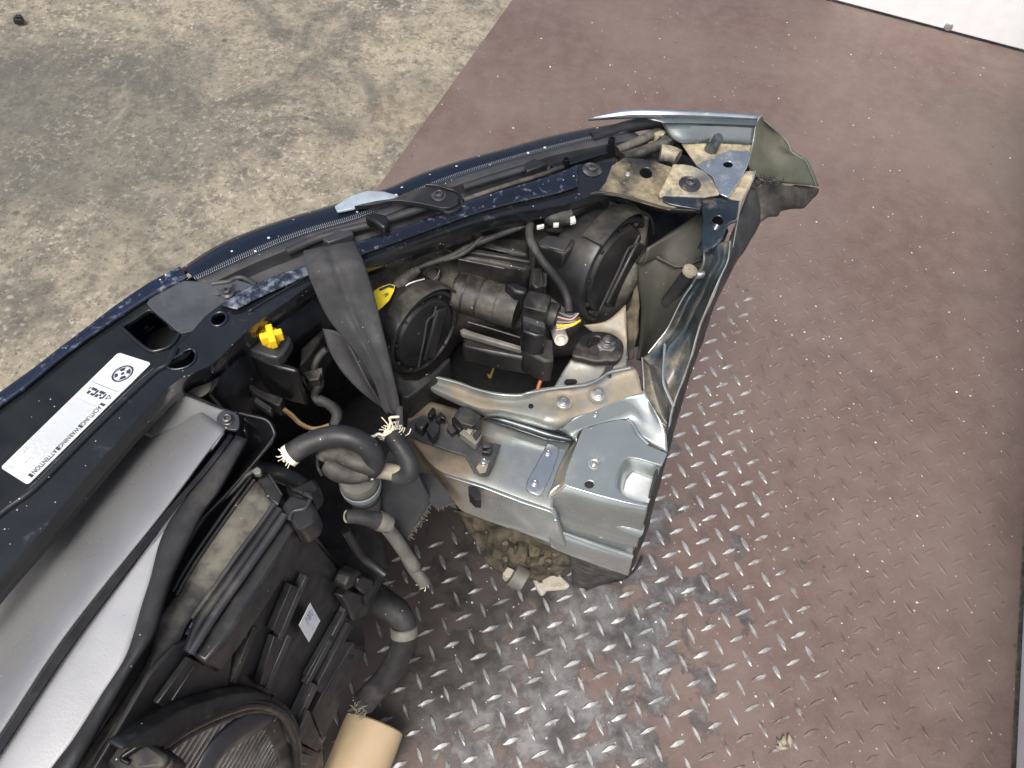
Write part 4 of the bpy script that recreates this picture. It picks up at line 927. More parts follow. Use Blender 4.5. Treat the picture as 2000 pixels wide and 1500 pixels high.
# dusty plates under the mounting ear, black well, orange wire
loft('ear_support', [A3('300,880,.468 450,900,.468 600,925,.468'), A3('220,1000,.462 400,1010,.462 570,1010,.466'), A3('130,1160,.458 350,1140,.458 500,1090,.462')], 'steel_paint_dirty', rail, n=16, msub=3, t=.002)
sheet('slot', A3('232,1085 250,1067 330,1067 343,1085 330,1103 250,1105'), 'void_black', rail, .4645, t=.003, bevel=0)
loft('rear_plate', [A3('400,600,.475 600,560,.48 765,420,.49'), A3('480,660,.470 640,640,.475 770,620,.478'), A3('690,720,.468 745,760,.468 772,800,.468'), A3('650,1000,.465 720,985,.465 768,960,.465')], 'steel_paint_dirty', rail, n=16, msub=3, t=.002)
loft('crusty_seam', [A3('775,480,.472 800,450,.475 860,180,.50'), A3('780,700,.455 830,650,.46 880,420,.48'), A3('775,900,.445 820,860,.45 885,640,.46')], 'mud', rail, n=16, msub=4, t=.003, noisy=.003)
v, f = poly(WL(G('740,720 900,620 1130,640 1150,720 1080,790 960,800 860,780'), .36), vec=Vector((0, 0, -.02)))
fin('dark_backing', v, f, 'void_black', car, bevel=.003)  # added black backings that paint the dark seen in the openings above
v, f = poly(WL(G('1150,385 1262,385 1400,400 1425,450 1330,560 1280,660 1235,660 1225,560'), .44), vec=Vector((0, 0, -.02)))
fin('dark_backing', v, f, 'void_black', car, bevel=.003)
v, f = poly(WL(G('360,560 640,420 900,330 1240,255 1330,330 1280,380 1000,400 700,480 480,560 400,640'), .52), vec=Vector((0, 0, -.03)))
fin('dark_upper_backing', v, f, 'void_black', car, bevel=.003)  # added black backings so the gaps and holes above read dark
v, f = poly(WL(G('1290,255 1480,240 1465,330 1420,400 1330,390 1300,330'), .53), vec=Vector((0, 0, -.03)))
fin('dark_upper_backing', v, f, 'void_black', car, bevel=.003)
tube('orange_wire', A4('1545,1078,.47 1500,1130,.465 1470,1190,.46 1448,1260,.455'), .0022, 'orange_wire', rail, seg=8)
prism('yellow_tag', A4('1095,1125 1115,1135 1140,1075 1148,1095 1125,1155 1105,1152'), 'wire_ochre', rail, .365, .002, bevel=0)  # ochre for yellow: the shade it lies in is put into its colour

for q in ('1395,1165,.3905 1420,1158,.3905 1440,1180,.389 1425,1195,.388 1450,1200,.388', '1455,1170,.389 1480,1185,.388 1470,1205,.387 1495,1200,.387', '1500,1215,.386 1515,1200,.3865 1520,1215,.386'):
    tube('chalk_mark', B1(q), .0007, 'white_plastic', rail, seg=5)
# ---- air guide cover behind the cross member: two silver-grey faces, dark bar, foam seal
ca = G('338,764 300,800 240,864 148,974 0,1146 -150,1326')
cb = G('440,838 400,890 318,1000 133,1233 0,1433 -110,1580')
def mixl(t, z): 
    A = resample(WL(ca, z), 30); B = resample(WL(cb, z), 30); return [p.lerp(q, t) for p, q in zip(A, B)]
cover = loft('air_guide_cover', [mixl(-.12, .49), mixl(.06, .520), mixl(.28, .551), mixl(.55, .574), mixl(.85, .587), mixl(1.0, .588)], 'cover_silver', car, n=50, msub=4, t=.003)
cover['label'] = 'satin silver-grey moulded cover with a long dark bar across it'
loft('cover_end', [B3('1215,585,.578 1400,650,.580 1560,705,.583 1700,752,.585'), B3('1235,600,.572 1420,668,.576 1540,715,.582 1690,760,.584')], 'black_plastic_clean', cover, n=16, msub=2, t=.002)
loft('cover_end', [B3('1235,600,.570 1420,668,.575 1540,712,.582 1690,760,.584'), B3('1225,680,.560 1400,780,.572 1540,800,.584 1590,760,.584'), B3('1100,780,.548 1300,850,.568 1480,900,.582 1540,840,.586'), B3('1000,900,.540 1250,980,.566 1440,1050,.5835 1590,890,.5875')], 'cover_silver', cover, n=16, msub=4, t=.002)
sheet('screw_recess', B3('1590,730 1640,735 1692,765 1700,830 1685,870 1640,872 1580,850 1538,815 1545,765'), 'grey_plastic', cover, .5895, t=.003, bevel=.001, sm=2)
bolt(445, 820, .590, 10.5, 'dark_bolt', cover, washer=1.15)
bl = G('448,846 400,909 320,1003 133,1235 0,1435 -110,1582'); brr = G('458,852 414,912 338,1003 157,1242 0,1475 -90,1610')
loft('cover_bar', [lift(bl, .586), lift(between(bl, brr, .15), .593), lift(between(bl, brr, .85), .593), lift(brr, .586)], 'black_plastic_clean', cover, n=40, msub=2, t=.002, lin=True)
SLF = G('460,850 404,915 342,998 312,1057 294,1127 277,1180 247,1277 200,1353 143,1443 100,1500 20,1620')
SRT = G('484,858 429,957 397,1000 370,1053 337,1123 317,1183 300,1240 250,1320 160,1480 130,1530 50,1650')
wl_ = G('338,1003 290,1066 250,1119 200,1186 157,1242 110,1312 60,1386 0,1475 -60,1565 -90,1610 -120,1655')
loft('cover_face', [lift([(x-14, y-8) for x, y in wl_], .583), lift(wl_, .5865), lift(between(wl_, SLF, .5), .5875), lift(between(wl_, [(p[0]+6, p[1]+2) for p in SLF], 1.0), .5855)], 'cover_pale', cover, n=40, msub=3, t=.002)
seal = loft('foam_seal', [lift(SLF, .583), lift(between(SLF, SRT, .06), .590), lift(between(SLF, SRT, .5), .592), lift(between(SLF, SRT, .94), .589), lift(SRT, .582), [(x+2, y+4, .560) for x, y in SRT]], 'foam_seal', car, n=60, msub=3, t=.002)
loft('duct_flap', [B3('1700,755,.586 1800,775,.585 1895,805,.584 1940,870,.58 1932,940,.577 1765,1150,.572 1600,1330,.57 1430,1500,.57'), B3('1735,800,.580 1800,850,.572 1850,900,.565 1860,930,.562 1840,980,.56 1700,1120,.56 1560,1290,.56 1410,1480,.56'), B3('1745,870,.586 1760,920,.58 1755,940,.578 1720,1000,.575 1640,1130,.572 1540,1290,.57 1400,1480,.57 1380,1500,.57')], 'black_plastic_clean', car, n=40, msub=3, t=.002)
tube('duct_edge', B3('1700,752,.587 1800,775,.587 1895,803,.586 1940,868,.582 1934,940,.579 1765,1152,.574 1600,1335,.572 1430,1505,.572'), .0016, 'black_plastic_clean', car, seg=8)
tube('duct_seam', B5('600,270,.575 520,320,.572 420,430,.570 270,550,.568 150,700,.566 60,850,.565'), .0022, 'black_plastic', car, seg=8)
prism('duct_clip', B5('565,275 610,240 640,262 635,300 590,305'), 'hose_grey', car, .585, .006, bevel=.001)

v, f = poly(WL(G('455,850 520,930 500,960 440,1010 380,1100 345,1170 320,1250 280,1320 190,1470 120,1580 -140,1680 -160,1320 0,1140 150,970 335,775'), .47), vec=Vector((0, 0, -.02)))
fin('dark_gap_backing', v, f, 'void_black', car, bevel=.003)  # added black sheet that darkens the gap beside the cover
# ---- radiator with fan shroud: the face is an upright plane
T0, T1 = P(577, 1030, .53), P(400, 1297, .53)
tdir = (T1-T0).normalized(); sn = tdir.cross(up3).normalized()
if sn.dot(CAMLOC-T0) < 0: sn = -sn
sn = (sn+up3*.10).normalized()
def SP(pts, off=0): return [ONP(p[0], p[1], T0+sn*off, sn) for p in pts]
pu = tdir; pv = sn.cross(tdir).normalized()
if pv.z < 0: pv = -pv
def to2(p): d = p-T0; return d.dot(pu), d.dot(pv)
def fr2(s, h, off=0): return T0+pu*s+pv*h+sn*off
q1, q2, q3 = [to2(p) for p in SP(B6('0,1160 700,905 1130,1230'))]
def circ(a, b, c):
    ax_, ay, bx, by, cx, cy = *a, *b, *c
    d = 2*(ax_*(by-cy)+bx*(cy-ay)+cx*(ay-by))
    ux = ((ax_**2+ay**2)*(by-cy)+(bx**2+by**2)*(cy-ay)+(cx**2+cy**2)*(ay-by))/d
    uy = ((ax_**2+ay**2)*(cx-bx)+(bx**2+by**2)*(ax_-cx)+(cx**2+cy**2)*(bx-ax_))/d
    return ux, uy, math.hypot(ax_-ux, ay-uy)

radi = loft('radiator', [lift(G('497,938 440,1010 380,1100 350,1150 307,1213 300,1253 260,1333 160,1480 100,1570'), .562), lift(G('510,948 452,1024 395,1120 362,1170 322,1232 312,1262 272,1350 175,1490 115,1575'), .5625), lift(G('537,982 500,1033 460,1090 410,1158 367,1217 345,1262 293,1320 207,1467 150,1560'), .558), lift(G('540,986 503,1037 463,1094 413,1162 370,1221 348,1266 296,1324 210,1471 153,1564'), .548)], 'black_plastic_dusty', car, n=40, msub=3, t=.003)
radi['label'] = 'black radiator pack with dusty top tank, ribbed fan shroud and white label'
for o in (0, 7): tube('tank_rib', G('%d,%d %d,%d %d,%d %d,%d' % (490+o, 930+o, 433+o, 1008+o, 371+o, 1098+o, 338+o, 1155+o)), .0014, 'black_plastic', radi, .564, seg=8)
tube('tank_rib', B5('745,535,.562 600,740,.562 440,955,.562 250,1225,.562 100,1430,.562'), .0022, 'grey_plastic', radi, seg=8)
tube('tank_rib', B5('785,578,.562 700,700,.562 440,1070,.562 180,1430,.562')+B6('265,590,.562'), .004, 'black_plastic', radi, seg=10)
tube('tank_rib', B5('825,622,.562 740,745,.562 480,1115,.562 300,1370,.562')+B6('285,605,.562'), .0035, 'grey_plastic', radi, seg=10)
tube('tank_rib', B4('1050,785,.558 880,1000,.556 740,1200,.554 600,1420,.552 540,1520,.55'), .002, 'grey_plastic', radi, seg=8)
prism('tank_side', G('557,1006 577,1030 525,1120 440,1250 400,1297 372,1278 430,1195 500,1092'), 'black_plastic', radi, .556, .035, bevel=.003)
cap8 = prism('tank_cap', B5('795,548 868,460 1020,498 1082,590 1062,680 968,742 900,730 868,668'), 'black_plastic', radi, .568, .03, bevel=.003)
tube('cap_ridge', B5('1022,502,.5685 985,570,.5685 890,595,.5685 862,660,.5685'), .0018, 'grey_plastic', radi, seg=8)
prism('tank_bracket', B5('600,345 690,300 805,470 770,560 700,500'), 'black_plastic', radi, .563, .02, bevel=.002)
tube('bracket_edge', B5('698,305,.5645 750,385,.5645 803,468,.5645'), .0009, 'grey_plastic', radi, seg=6)
prism('tank_bracket', B5('810,360 900,400 1050,330 1100,400 1020,490 960,470 880,440'), 'black_plastic_clean', radi, .552, .03, bevel=.004)
prism('tank_bracket', B5('940,460 975,420 1040,440 1060,500 1020,500'), 'black_plastic', radi, .560, .02, bevel=.002)
# fan shroud face with its round opening
openpx = B6('60,1335 180,1245 320,1160 500,1085 700,1022 800,1008 880,1020 960,1060 1020,1120 1070,1230 1100,1340 1110,1480 1100,1640 900,1780 300,1800 -150,1700 -120,1480')
facepx = G('560,1005 577,1030 620,1060 665,1120 690,1165 712,1235 714,1272 690,1320 630,1446 632,1500 625,1600 560,1680 160,1700 150,1560 207,1467 293,1320 345,1262 372,1250 440,1200 500,1090')
v, f = poly(SP(facepx, -.004), [crom(SP(openpx, -.004), 3, True)], -sn*.004)
fin('fan_shroud', v, f, 'black_plastic', radi, bevel=.001)
def onface(name, pts, h, m='black_plastic_clean', bevel=.0012):
    v, f = poly(SP(pts, h), (), -sn*(h+.003)); return fin(name, v, f, m, radi, bevel=bevel)
def facerib(a, b, wpx, h, m='black_plastic', name='shroud_rib'):
    (x0, y0), (x1, y1) = B6(a)[0], B6(b)[0]; L = math.hypot(x1-x0, y1-y0); nx, ny = -(y1-y0)/L*wpx/2, (x1-x0)/L*wpx/2
    return onface(name, [(x0+nx, y0+ny), (x1+nx, y1+ny), (x1-nx, y1-ny), (x0-nx, y0-ny)], h, m, .0008)
for a, b, w_, h, m_ in (('815,110', '705,485', 9, .006, 'grey_plastic'), ('800,395', '625,840', 8, .0045, 'black_plastic'), ('1205,0', '1140,150', 6, .0045, 'grey_plastic'), ('1160,90', '990,500', 8, .0045, 'grey_plastic'), ('1070,465', '885,885', 8, .0045, 'grey_plastic'), ('1110,80', '960,440', 16, .004, 'black_plastic'),
    ('1640,150', '1525,240', 6, .0045, 'grey_plastic'), ('1525,245', '1405,475', 6, .0045, 'grey_plastic'), ('1390,500', '1205,855', 6, .0045, 'grey_plastic'), ('1275,850', '1120,1180', 9, .009, 'grey_plastic'), ('1550,375', '1290,870', 8, .008, 'black_plastic'), ('1500,300', '1220,800', 14, .003, 'black_plastic'), ('980,480', '860,860', 18, .004, 'black_plastic'), ('330,700', '150,980', 4, .003, 'black_plastic')):
    facerib(a, b, w_, h, m_)
onface('rail_bar', B6('1570,520 1655,590 1330,1280 1240,1090 1400,800'), .008, 'black_plastic', .002)
onface('rail_bar', B6('1490,520 1545,510 1330,940 1260,880'), .006, 'black_plastic', .001)
for q in ('1570,535 1605,560 1590,580 1560,560', '1525,625 1570,620 1560,650 1525,655', '1640,560 1600,540 1590,550 1630,575'): onface('rail_slot', B6(q), .0086, 'void_black', .0004)
onface('shroud_boss', B6('1480,170 1540,110 1660,150 1690,220 1670,310 1560,360 1530,250'), .010, 'black_plastic', .003)
onface('shroud_plug', B6('1610,20 1640,0 1720,30 1720,90 1650,150 1590,90'), .016, 'black_plastic_clean', .002)
onface('shroud_plug', B6('1540,0 1600,-50 1640,-20 1560,90 1510,120 1500,90'), .013, 'black_plastic', .003)
onface('corner_lug', B6('1225,1050 1330,1330 1290,1370 1110,1290 1160,1170'), .016, 'black_plastic', .002)
onface('corner_lug', B6('1110,1300 1300,1370 1320,1350 1250,1490 1180,1600 1070,1620 1120,1440'), .012, 'black_plastic', .002)
onface('corner_lug', B6('1130,1370 1240,1410 1200,1480 1140,1470'), .018, 'grey_plastic', .002)
onface('dusty_patch_panel', B6('290,640 400,690 560,470 640,440 590,850 430,960 200,1060 30,1000'), .002, 'black_plastic', .001)
# white barcode label
lab = SP(B6('1225,213 1302,350 1215,517 1137,386'), .0042)
v, f = poly(lab, (), -sn*.0005); lb = fin('paper_label', v, f, 'white_label', radi)
def LB(a, b): return lab[0].lerp(lab[1], a).lerp(lab[3].lerp(lab[2], a), b)+sn*.0002
vs, fs = [], []
for i in range(60):
    a, b = random.uniform(.08, .42), random.uniform(.08, .62); k = len(vs); da, db = random.choice(((.05, .02), (.02, .03), (.03, .015)))
    vs += [LB(a, b), LB(a+da*1.3, b), LB(a+da*1.3, b+db*1.3), LB(a, b+db*1.3)]; fs.append([k, k+1, k+2, k+3])
for i in range(14):
    a, b = random.uniform(.52, .85), random.uniform(.08, .9); k = len(vs); vs += [LB(a, b), LB(a+.05, b), LB(a+.05, b+.02), LB(a, b+.02)]; fs.append([k, k+1, k+2, k+3])
tag(fin('small_print', vs, uptri(vs, fs, sn), 'ink_grey', radi, flat=True), kind='stuff')
# fan ring: two stepped hoops round the opening, dusty on top
def hoop(name, pts, r, m, off):
    v, f = tubemesh(crom(SP(pts, off), 6), r, 12); return fin(name, v, f, m, radi, angle=60)
ho = B6('-260,1330 -100,1225 60,1125 240,1020 420,960 560,920 700,900 820,905 920,935 1010,990 1080,1070 1125,1170 1145,1260')
hi_ = B6('40,1340 180,1235 330,1150 500,1075 690,1012 800,998 890,1012 970,1050 1035,1115 1085,1230 1115,1340 1122,1480 1110,1600')
A_ = [SP(ho, .004), SP(ho, .016)]
B_ = resample(SP(hi_, .018), 40)
Ho = resample(SP(ho, .012), 40); Hi = resample(SP(hi_[:11], .020), 40)
loft('fan_ring', [[p-sn*.010 for p in Ho], Ho, [p.lerp(q, .12)+sn*.002 for p, q in zip(Ho, Hi)], [p.lerp(q, .8)+sn*.0 for p, q in zip(Ho, Hi)], Hi, [q-sn*.02 for q in Hi]], 'black_plastic_dusty', radi, n=50, msub=3, t=.002)
hoop('inner_hoop', hi_, .0045, 'black_plastic_clean', .016)
hoop('inner_hoop', [(x+7, y+9) for x, y in hi_], .004, 'black_plastic_dusty', .008)
for i in range(5):
    q = B6('930,940 1010,1000 1070,1080 1105,1170 1120,1260')[i]; d = B6('900,990 970,1040 1030,1110 1065,1190 1085,1270')[i]
    v, f = tubemesh([SP([q], .014)[0], SP([d], .016)[0]], .0022, 8); fin('ring_spoke', v, f, 'black_plastic_clean', radi)
for pts, wd in ((B6('910,1075 700,1190 560,1290 470,1390 400,1520 380,1640'), .016), (B6('930,1070 985,1180 1030,1300 1050,1420 1060,1600'), .014)):
    p = SP(pts, .004); side_ = [((p[min(i+1, len(p)-1)]-p[max(i-1, 0)]).cross(sn)).normalized() for i in range(len(p))]
    loft('fan_strut', [[a+s*wd for a, s in zip(p, side_)], [a+sn*.006 for a in p], [a-s*wd for a, s in zip(p, side_)]], 'grey_plastic' if wd > .015 else 'black_plastic_dusty', radi, n=24, msub=4, t=.003)
# cooling tubes behind the opening
lx = [to2(p) for p in SP(openpx, -.03)]
s0, s1 = min(q[0] for q in lx)-.01, max(q[0] for q in lx)+.01; hh0, hh1 = min(q[1] for q in lx)-.01, max(q[1] for q in lx)+.01
tubes = None; nt_ = int((hh1-hh0)/.0098)
v, f = obox(fr2((s0+s1)/2, (hh0+hh1)/2, -.052), pu*(s1-s0)/2, pv*(hh1-hh0)/2, sn*.010)
fin('core', v, f, 'void_black', radi)
for i in range(nt_):
    hq = hh0+(i+.5)*.0098; c = fr2((s0+s1)/2, hq, -.032)
    if tubes is None:
        v, f = obox(c, pu*(s1-s0)/2, pv*.0011, sn*.005); tubes = fin('cooling_tube', v, f, 'aluminium', radi)
    else:
        o = tubes.copy(); COL.objects.link(o); o.location = c-WORLD[radi.name]
# clip bracket at the lower left
prism('tank_clip', B4('630,1400 790,1285 872,1330 1020,1440 1000,1540 700,1560 620,1480'), 'black_plastic_dusty', radi, .560, .03, bevel=.003)
prism('tank_clip', B4('710,1445 870,1340 990,1430 960,1500 800,1520'), 'black_plastic_dusty', radi, .566, .02, bevel=.003)
tube('clip_wire', B4('870,1332,.567 780,1390,.567 715,1440,.567 760,1470,.567'), .0018, 'black_plastic_clean', radi, seg=8)

# ---- black well between cross member, strap and radiator
v, f = poly(WL(G('340,770 420,700 520,620 640,545 700,650 700,760 790,800 830,930 800,1000 740,1010 760,1100 715,1180 660,1110 590,1030 490,925'), .33), vec=Vector((0, 0, -.02)))
well = fin('dark_well_backing', v, f, 'void_black', car, bevel=.004)  # added black sheet that fills the well with dark
loft('duct_wall', [WL(CW[6:15], .575), [p-Vector((0, 0, .20))-FWD*.01 for p in WL(CW[6:15], .575)]], 'black_plastic_clean', well, n=30, msub=2, t=.002)
# tray with yellow turn-lock
tray = prism('lock_tray', A5('405,965 480,905 560,850 660,890 780,925 795,950 775,1000 735,1060 690,1090 640,1080 480,1022'), 'grey_plastic', well, .572, .014, bevel=.004)
lathe('yellow_lock', P(531, 664, .572), up3, [(.0088, 0), (.0088, .008), (.0075, .0105), (.0001, .0105)], 'yellow', well, seg=8)
c = P(532, 661, .581)
for a in (25, 115):
    d = Vector((math.cos(rad(a)), math.sin(rad(a)), 0)); v, f = obox(c+up3*(.002+a*.000012), d*.0098, d.cross(up3)*.0030, up3*.0055); fin('lock_wing', v, f, 'yellow', well, bevel=.0008)
prism('black_block', A5('480,1030 690,1095 850,1160 830,1190 700,1160 560,1100'), 'black_plastic_clean', well, .560, .06, bevel=.003)
prism('black_block', A5('860,1020 1040,850 1060,880 900,1100 850,1150'), 'black_plastic', well, .52, .05, bevel=.004)
prism('black_block', A5('260,1130 420,1000 620,1160 540,1320 380,1430 250,1350'), 'black_plastic_clean', well, .50, .10, bevel=.004)
prism('seal_disc_plate', A5('0,1232 240,1140 305,1185 270,1260 220,1330 60,1330 20,1300'), 'black_plastic_dusty', well, .556, .004)
c = P(385, 755, .557); lathe('push_rivet', c, up3, [(.0125, 0), (.0125, .001), (.008, .003), (.004, .0035), (.0035, .002), (.0001, .002)], 'hose_grey', well, seg=28)
prism('wing_clip', A5('205,1305 235,1300 230,1340 330,1450 310,1470 205,1345'), 'black_plastic', well, .553, .01)
prism('sensor_plug', A5('500,1265 600,1320 740,1365 720,1420 700,1430 540,1345 490,1300'), 'black_plastic', well, .515, .02, bevel=.002)
prism('sensor_plug', A5('540,1360 660,1440 650,1480 530,1395'), 'grey_plastic', well, .512, .01, bevel=.001)
tube('loose_wire', B2('330,80,.51 400,130,.505 470,200,.50 560,245,.50 640,245,.50 720,220,.50'), .0016, 'wire_ochre', well, seg=6)
tube('loose_wire', B2('320,90,.51 390,145,.505 465,215,.50 560,258,.50 650,252,.50'), .0012, 'wire_brown', well, seg=6)
tube('corrugated_loom', B2('640,0,.505 720,40,.505 780,100,.505 790,160,.503 760,230,.50'), .005, 'rubber', well, wob=.25, seg=10)
tube('cable_tail', A5('960,1165,.52 970,1120,.525 1000,1070,.53 1045,1025,.535'), .0035, 'rubber_muddy', well, seg=10)
tube('cable_tail', A5('980,1200,.515 990,1280,.51 960,1350,.50 1000,1400,.50 1100,1430,.495 1130,1490,.49'), .0045, 'rubber', well, wob=.3, seg=10)
for q in ('870,1190 960,1160 1010,1180 990,1240 920,1250', '840,1215 890,1210 900,1280 850,1230', '970,1160 1020,1150 1010,1200'): prism('cable_clip', A5(q), 'black_plastic_dusty', well, .525, .012, bevel=.0015)
prism('pale_tongue', A5('680,745 705,738 745,775 760,815 735,815 695,790'), 'grey_plastic', well, .54, .003)
tube('dark_pipe', B2('100,600,.51 300,650,.51 450,720,.50 600,860,.49'), .008, 'black_plastic', well, seg=10)
prism('dark_bracket', B2('330,690 470,660 620,720 640,800 560,880 450,850 340,760'), 'black_plastic', well, .50, .03, bevel=.004)
tube('bent_rod', B5('1300,740,.44 1370,860,.42 1430,950,.40 1520,1020,.39 1610,1090,.385'), .0045, 'black_plastic', well, seg=10)
loft('dark_slat', [B5('960,780,.50 1040,760,.50'), B5('1130,1000,.40 1200,960,.40'), B5('1270,1200,.30 1320,1090,.30')], 'black_plastic', well, n=8, msub=4, t=.004)

# ---- hoses
def frays(c, r, n, parent, axis, m='cream_fibre'):
    x, y, a = frame(axis); parts = []
    for i in range(n):
        an = random.uniform(0, 6.28); d = x*math.cos(an)+y*math.sin(an); p = c+d*r*random.uniform(.3, 1.0)
        q = p+d*r*random.uniform(-.6, .7)+a*r*random.uniform(.1, .8)+Vector((random.gauss(0, 1), random.gauss(0, 1), random.gauss(0, 1)))*r*.3
        parts.append(tubemesh(crom([p-a*r*.2, (p+q)/2+Vector((random.gauss(0, 1), random.gauss(0, 1), random.gauss(0, 1)))*r*.2, q], 3), r*.06, 5))
    v, f = join(parts); return tag(fin('frayed_fibre', v, f, m, parent), kind='stuff')
H1 = B2('375,490,.562 450,435,.566 560,375,.570 680,335,.573 800,318,.574 930,345,.572 1040,405,.567 1105,490,.558 1105,570,.545 1050,625,.53')
hose = tube('cut_hose', H1, .0094, 'rubber', car, k=8, seg=20, wob=.04)
hose['label'] = 'curled rubber hose with frayed cream ends'
pp = WL(H1); lathe('cut_face', pp[0], (pp[0]-pp[1]), [(.0096, -.004), (.0098, .0005), (.006, .0015), (.004, -.001), (.0001, -.001)], 'cream_fibre', hose, seg=24); frays(pp[0], .0072, 44, hose, pp[0]-pp[1])
tube('hose_loop', B2('660,520,.545 700,470,.548 800,470,.55 930,520,.552 1050,560,.55 1110,590,.545'), [.007, .0088, .0095, .009, .008], 'rubber_muddy', hose, k=7, seg=18, wob=.12)
tube('hose_loop', B2('690,560,.545 760,600,.543 860,640,.54 960,650,.538 1060,620,.54'), [.007, .0095, .009, .008], 'rubber_muddy', hose, k=7, seg=18, wob=.12)
tube('hose_clip', B2('640,450,.55 620,520,.55 630,600,.55 660,660,.545'), .0012, 'dark_bolt', hose, seg=6)
tube('tan_sleeve', B2('1080,615,.530 1200,620,.530 1360,650,.530'), [.0070, .0074, .0076], 'hose_tan', hose, seg=18, inner=.75)
H2 = B2('1255,290,.545 1310,370,.545 1370,460,.543 1420,560,.540 1420,630,.535 1370,665,.530 1300,660,.528')
tube('cut_hose_end', H2, .0088, 'rubber', hose, k=8, seg=18, wob=.05)
pp = WL(H2); lathe('cut_face', pp[0], (pp[0]-pp[1]), [(.0090, -.004), (.0092, .0005), (.006, .0015), (.004, -.001), (.0001, -.001)], 'cream_fibre', hose, seg=24); frays(pp[0], .0072, 44, hose, pp[0]-pp[1]); frays(P(775, 843, .55), .008, 16, hose, Vector((.3, 1, .2))); tube('fibre_strand', B2('1035,330,.555 1110,320,.556 1150,300,.556 1200,310,.555 1260,280,.553'), .0012, 'cream_fibre', hose, seg=6)
tube('fibre_strand', B2('1235,260,.556 1255,200,.557 1250,160,.556 1330,150,.556'), .0012, 'cream_fibre', hose, seg=6)
c0 = P(700, 935, .515); c1 = P(722, 995, .43); axq = (c1-c0).normalized(); Lq = (c1-c0).length
lathe('quick_connector', c0, axq, [(.0001, -.004), (.016, -.004), (.018, 0), (.018, .006), (.0165, .008), (.0165, .012), (.0175, .014), (.0175, Lq*.3), (.0165, Lq*.36), (.014, Lq*.6), (.009, Lq*.95), (.006, Lq), (.0001, Lq)], 'hose_grey', hose, seg=32)
lathe('connector_band', c0+axq*.010, axq, [(.0178, 0), (.0186, .001), (.0186, .009), (.0178, .010)], 'pale_blue', hose, seg=32)
lathe('connector_sleeve', c0+axq*Lq*.42, axq, [(.0168, 0), (.0165, .002), (.0145, Lq*.2), (.010, Lq*.55), (.007, Lq*.58), (.0001, Lq*.58)], 'hose_grey', hose, seg=32)
frays(c1, .006, 14, hose, axq)
prism('white_shim', B2('990,675 1090,635 1110,690 1040,690'), 'white_plastic', hose, .537, .004)
st = tube('stub_pipe', B2('872,1015,.50 960,1015,.498 1060,1030,.494 1130,1050,.490 1180,1062,.487'), [.0062, .0064, .0074, .0084, .0085], 'rubber', hose, k=6, seg=22, inner=.72)
tube('pipe_collar', B2('1150,1052,.489 1200,1068,.486 1255,1090,.482'), [.0092, .009, .007], 'hose_grey', hose, seg=22)
ringtube('pipe_edge', [P(676+1.5+q[0], 1008.5+q[1], .5005) for q in [(5.5*math.cos(t*.3307), 11*math.sin(t*.3307)) for t in range(19)]], .0009, 'bone', hose)
lp = tube('long_pipe', B2('1230,1120,.440 1300,1210,.42 1380,1330,.395 1460,1450,.375')+B5('1780,960,.35 1850,1070,.33 1915,1155,.315'), .0068, 'hose_grey', hose, k=6, seg=20, inner=.72)
frays(P(828, 1138, .315), .0058, 18, hose, Vector((.3, -.7, .2)))
for q in ('1790,975 1805,980 1800,1040 1808,1060 1795,1050', '1840,1040 1870,1050 1850,1070'): sheet('ink_mark', B5(q), 'ink', hose, .357, t=.001, bevel=0)
low = tube('lower_hose', B6('1700,120,.20 1800,220,.21 1900,280,.215 1955,370,.21 1955,480,.195 1910,640,.17 1840,760,.15 1760,860,.13 1640,990,.11'), [.016, .018, .0155, .0145, .0145, .0148, .015, .015], 'rubber', car, k=7, seg=22, wob=.06, inner=.7)
low['label'] = 'thick muddy hose curving down to a frayed end on the plate'
c = P(789, 1232, .205); lathe('hose_clamp', c, (P(789, 1250, .195)-P(787, 1215, .21)).normalized(), [(.0145, -.006), (.0163, -.005), (.0163, .006), (.0145, .007)], 'hose_grey', low, seg=30)
frays(P(706, 1378, .115), .012, 40, low, Vector((-.5, -.4, .3)), 'hose_tan')

# ---- muddy underside below the rail
mud = loft('undertray', [B7('150,180,.17 400,240,.17 700,380,.17 1000,480,.17 1100,520,.17'), B7('230,300,.13 420,400,.135 700,470,.14 950,540,.14 1070,580,.14'), B7('330,480,.09 480,560,.10 700,600,.11 900,620,.11 1030,640,.10'), B7('480,640,.06 590,720,.06 700,740,.07 820,720,.06 960,700,.05')], 'mud', car, n=40, msub=6, t=.004, noisy=.010)
mud['label'] = 'mud-caked undertray hanging below the steel rail'
prism('tray_hanger', G('915,770 985,790 975,830 905,808'), 'void_black', mud, .43, .285, bevel=.004)
prism('clip_block', B7('525,680 565,625 622,650 590,705 560,715'), 'bone', mud, .10, .02, bevel=.0015)
tube('rubber_pad', B7('600,680,.095 650,710,.092 700,740,.09'), [.017, .0175, .0165], 'hose_grey', mud, seg=20)
for i in range(16):
    t = random.random(); x, y = 330+620*t+random.uniform(-60, 60), 380+230*t*.7+random.uniform(-60, 130); s = random.uniform(14, 42); a0_ = random.uniform(0, 6)
    prism('muddy_lump', B7(' '.join('%f,%f' % (x+s*random.uniform(.6, 1.2)*math.cos(a0_+q), y+s*.7*random.uniform(.6, 1.2)*math.sin(a0_+q)) for q in (0, 1.2, 2.5, 3.7, 5))), random.choice(('mud', 'mud', 'rubber_muddy')), mud, .16-.0001*max(0, y-350), .03, bevel=.002)
prism('muddy_lump', B7('720,440 800,430 830,480 820,540 740,550'), 'mud', mud, .15, .03, bevel=.003)
br2 = sheet('pale_bracket', B7('762,712 800,690 860,660 945,608 985,700 1058,768 1040,790 930,800 870,805 862,835 825,842 800,800'), 'bone', mud, .055, t=.012, holes=[ell(1055.5, 1132, .055, 4.5)], bevel=.003)
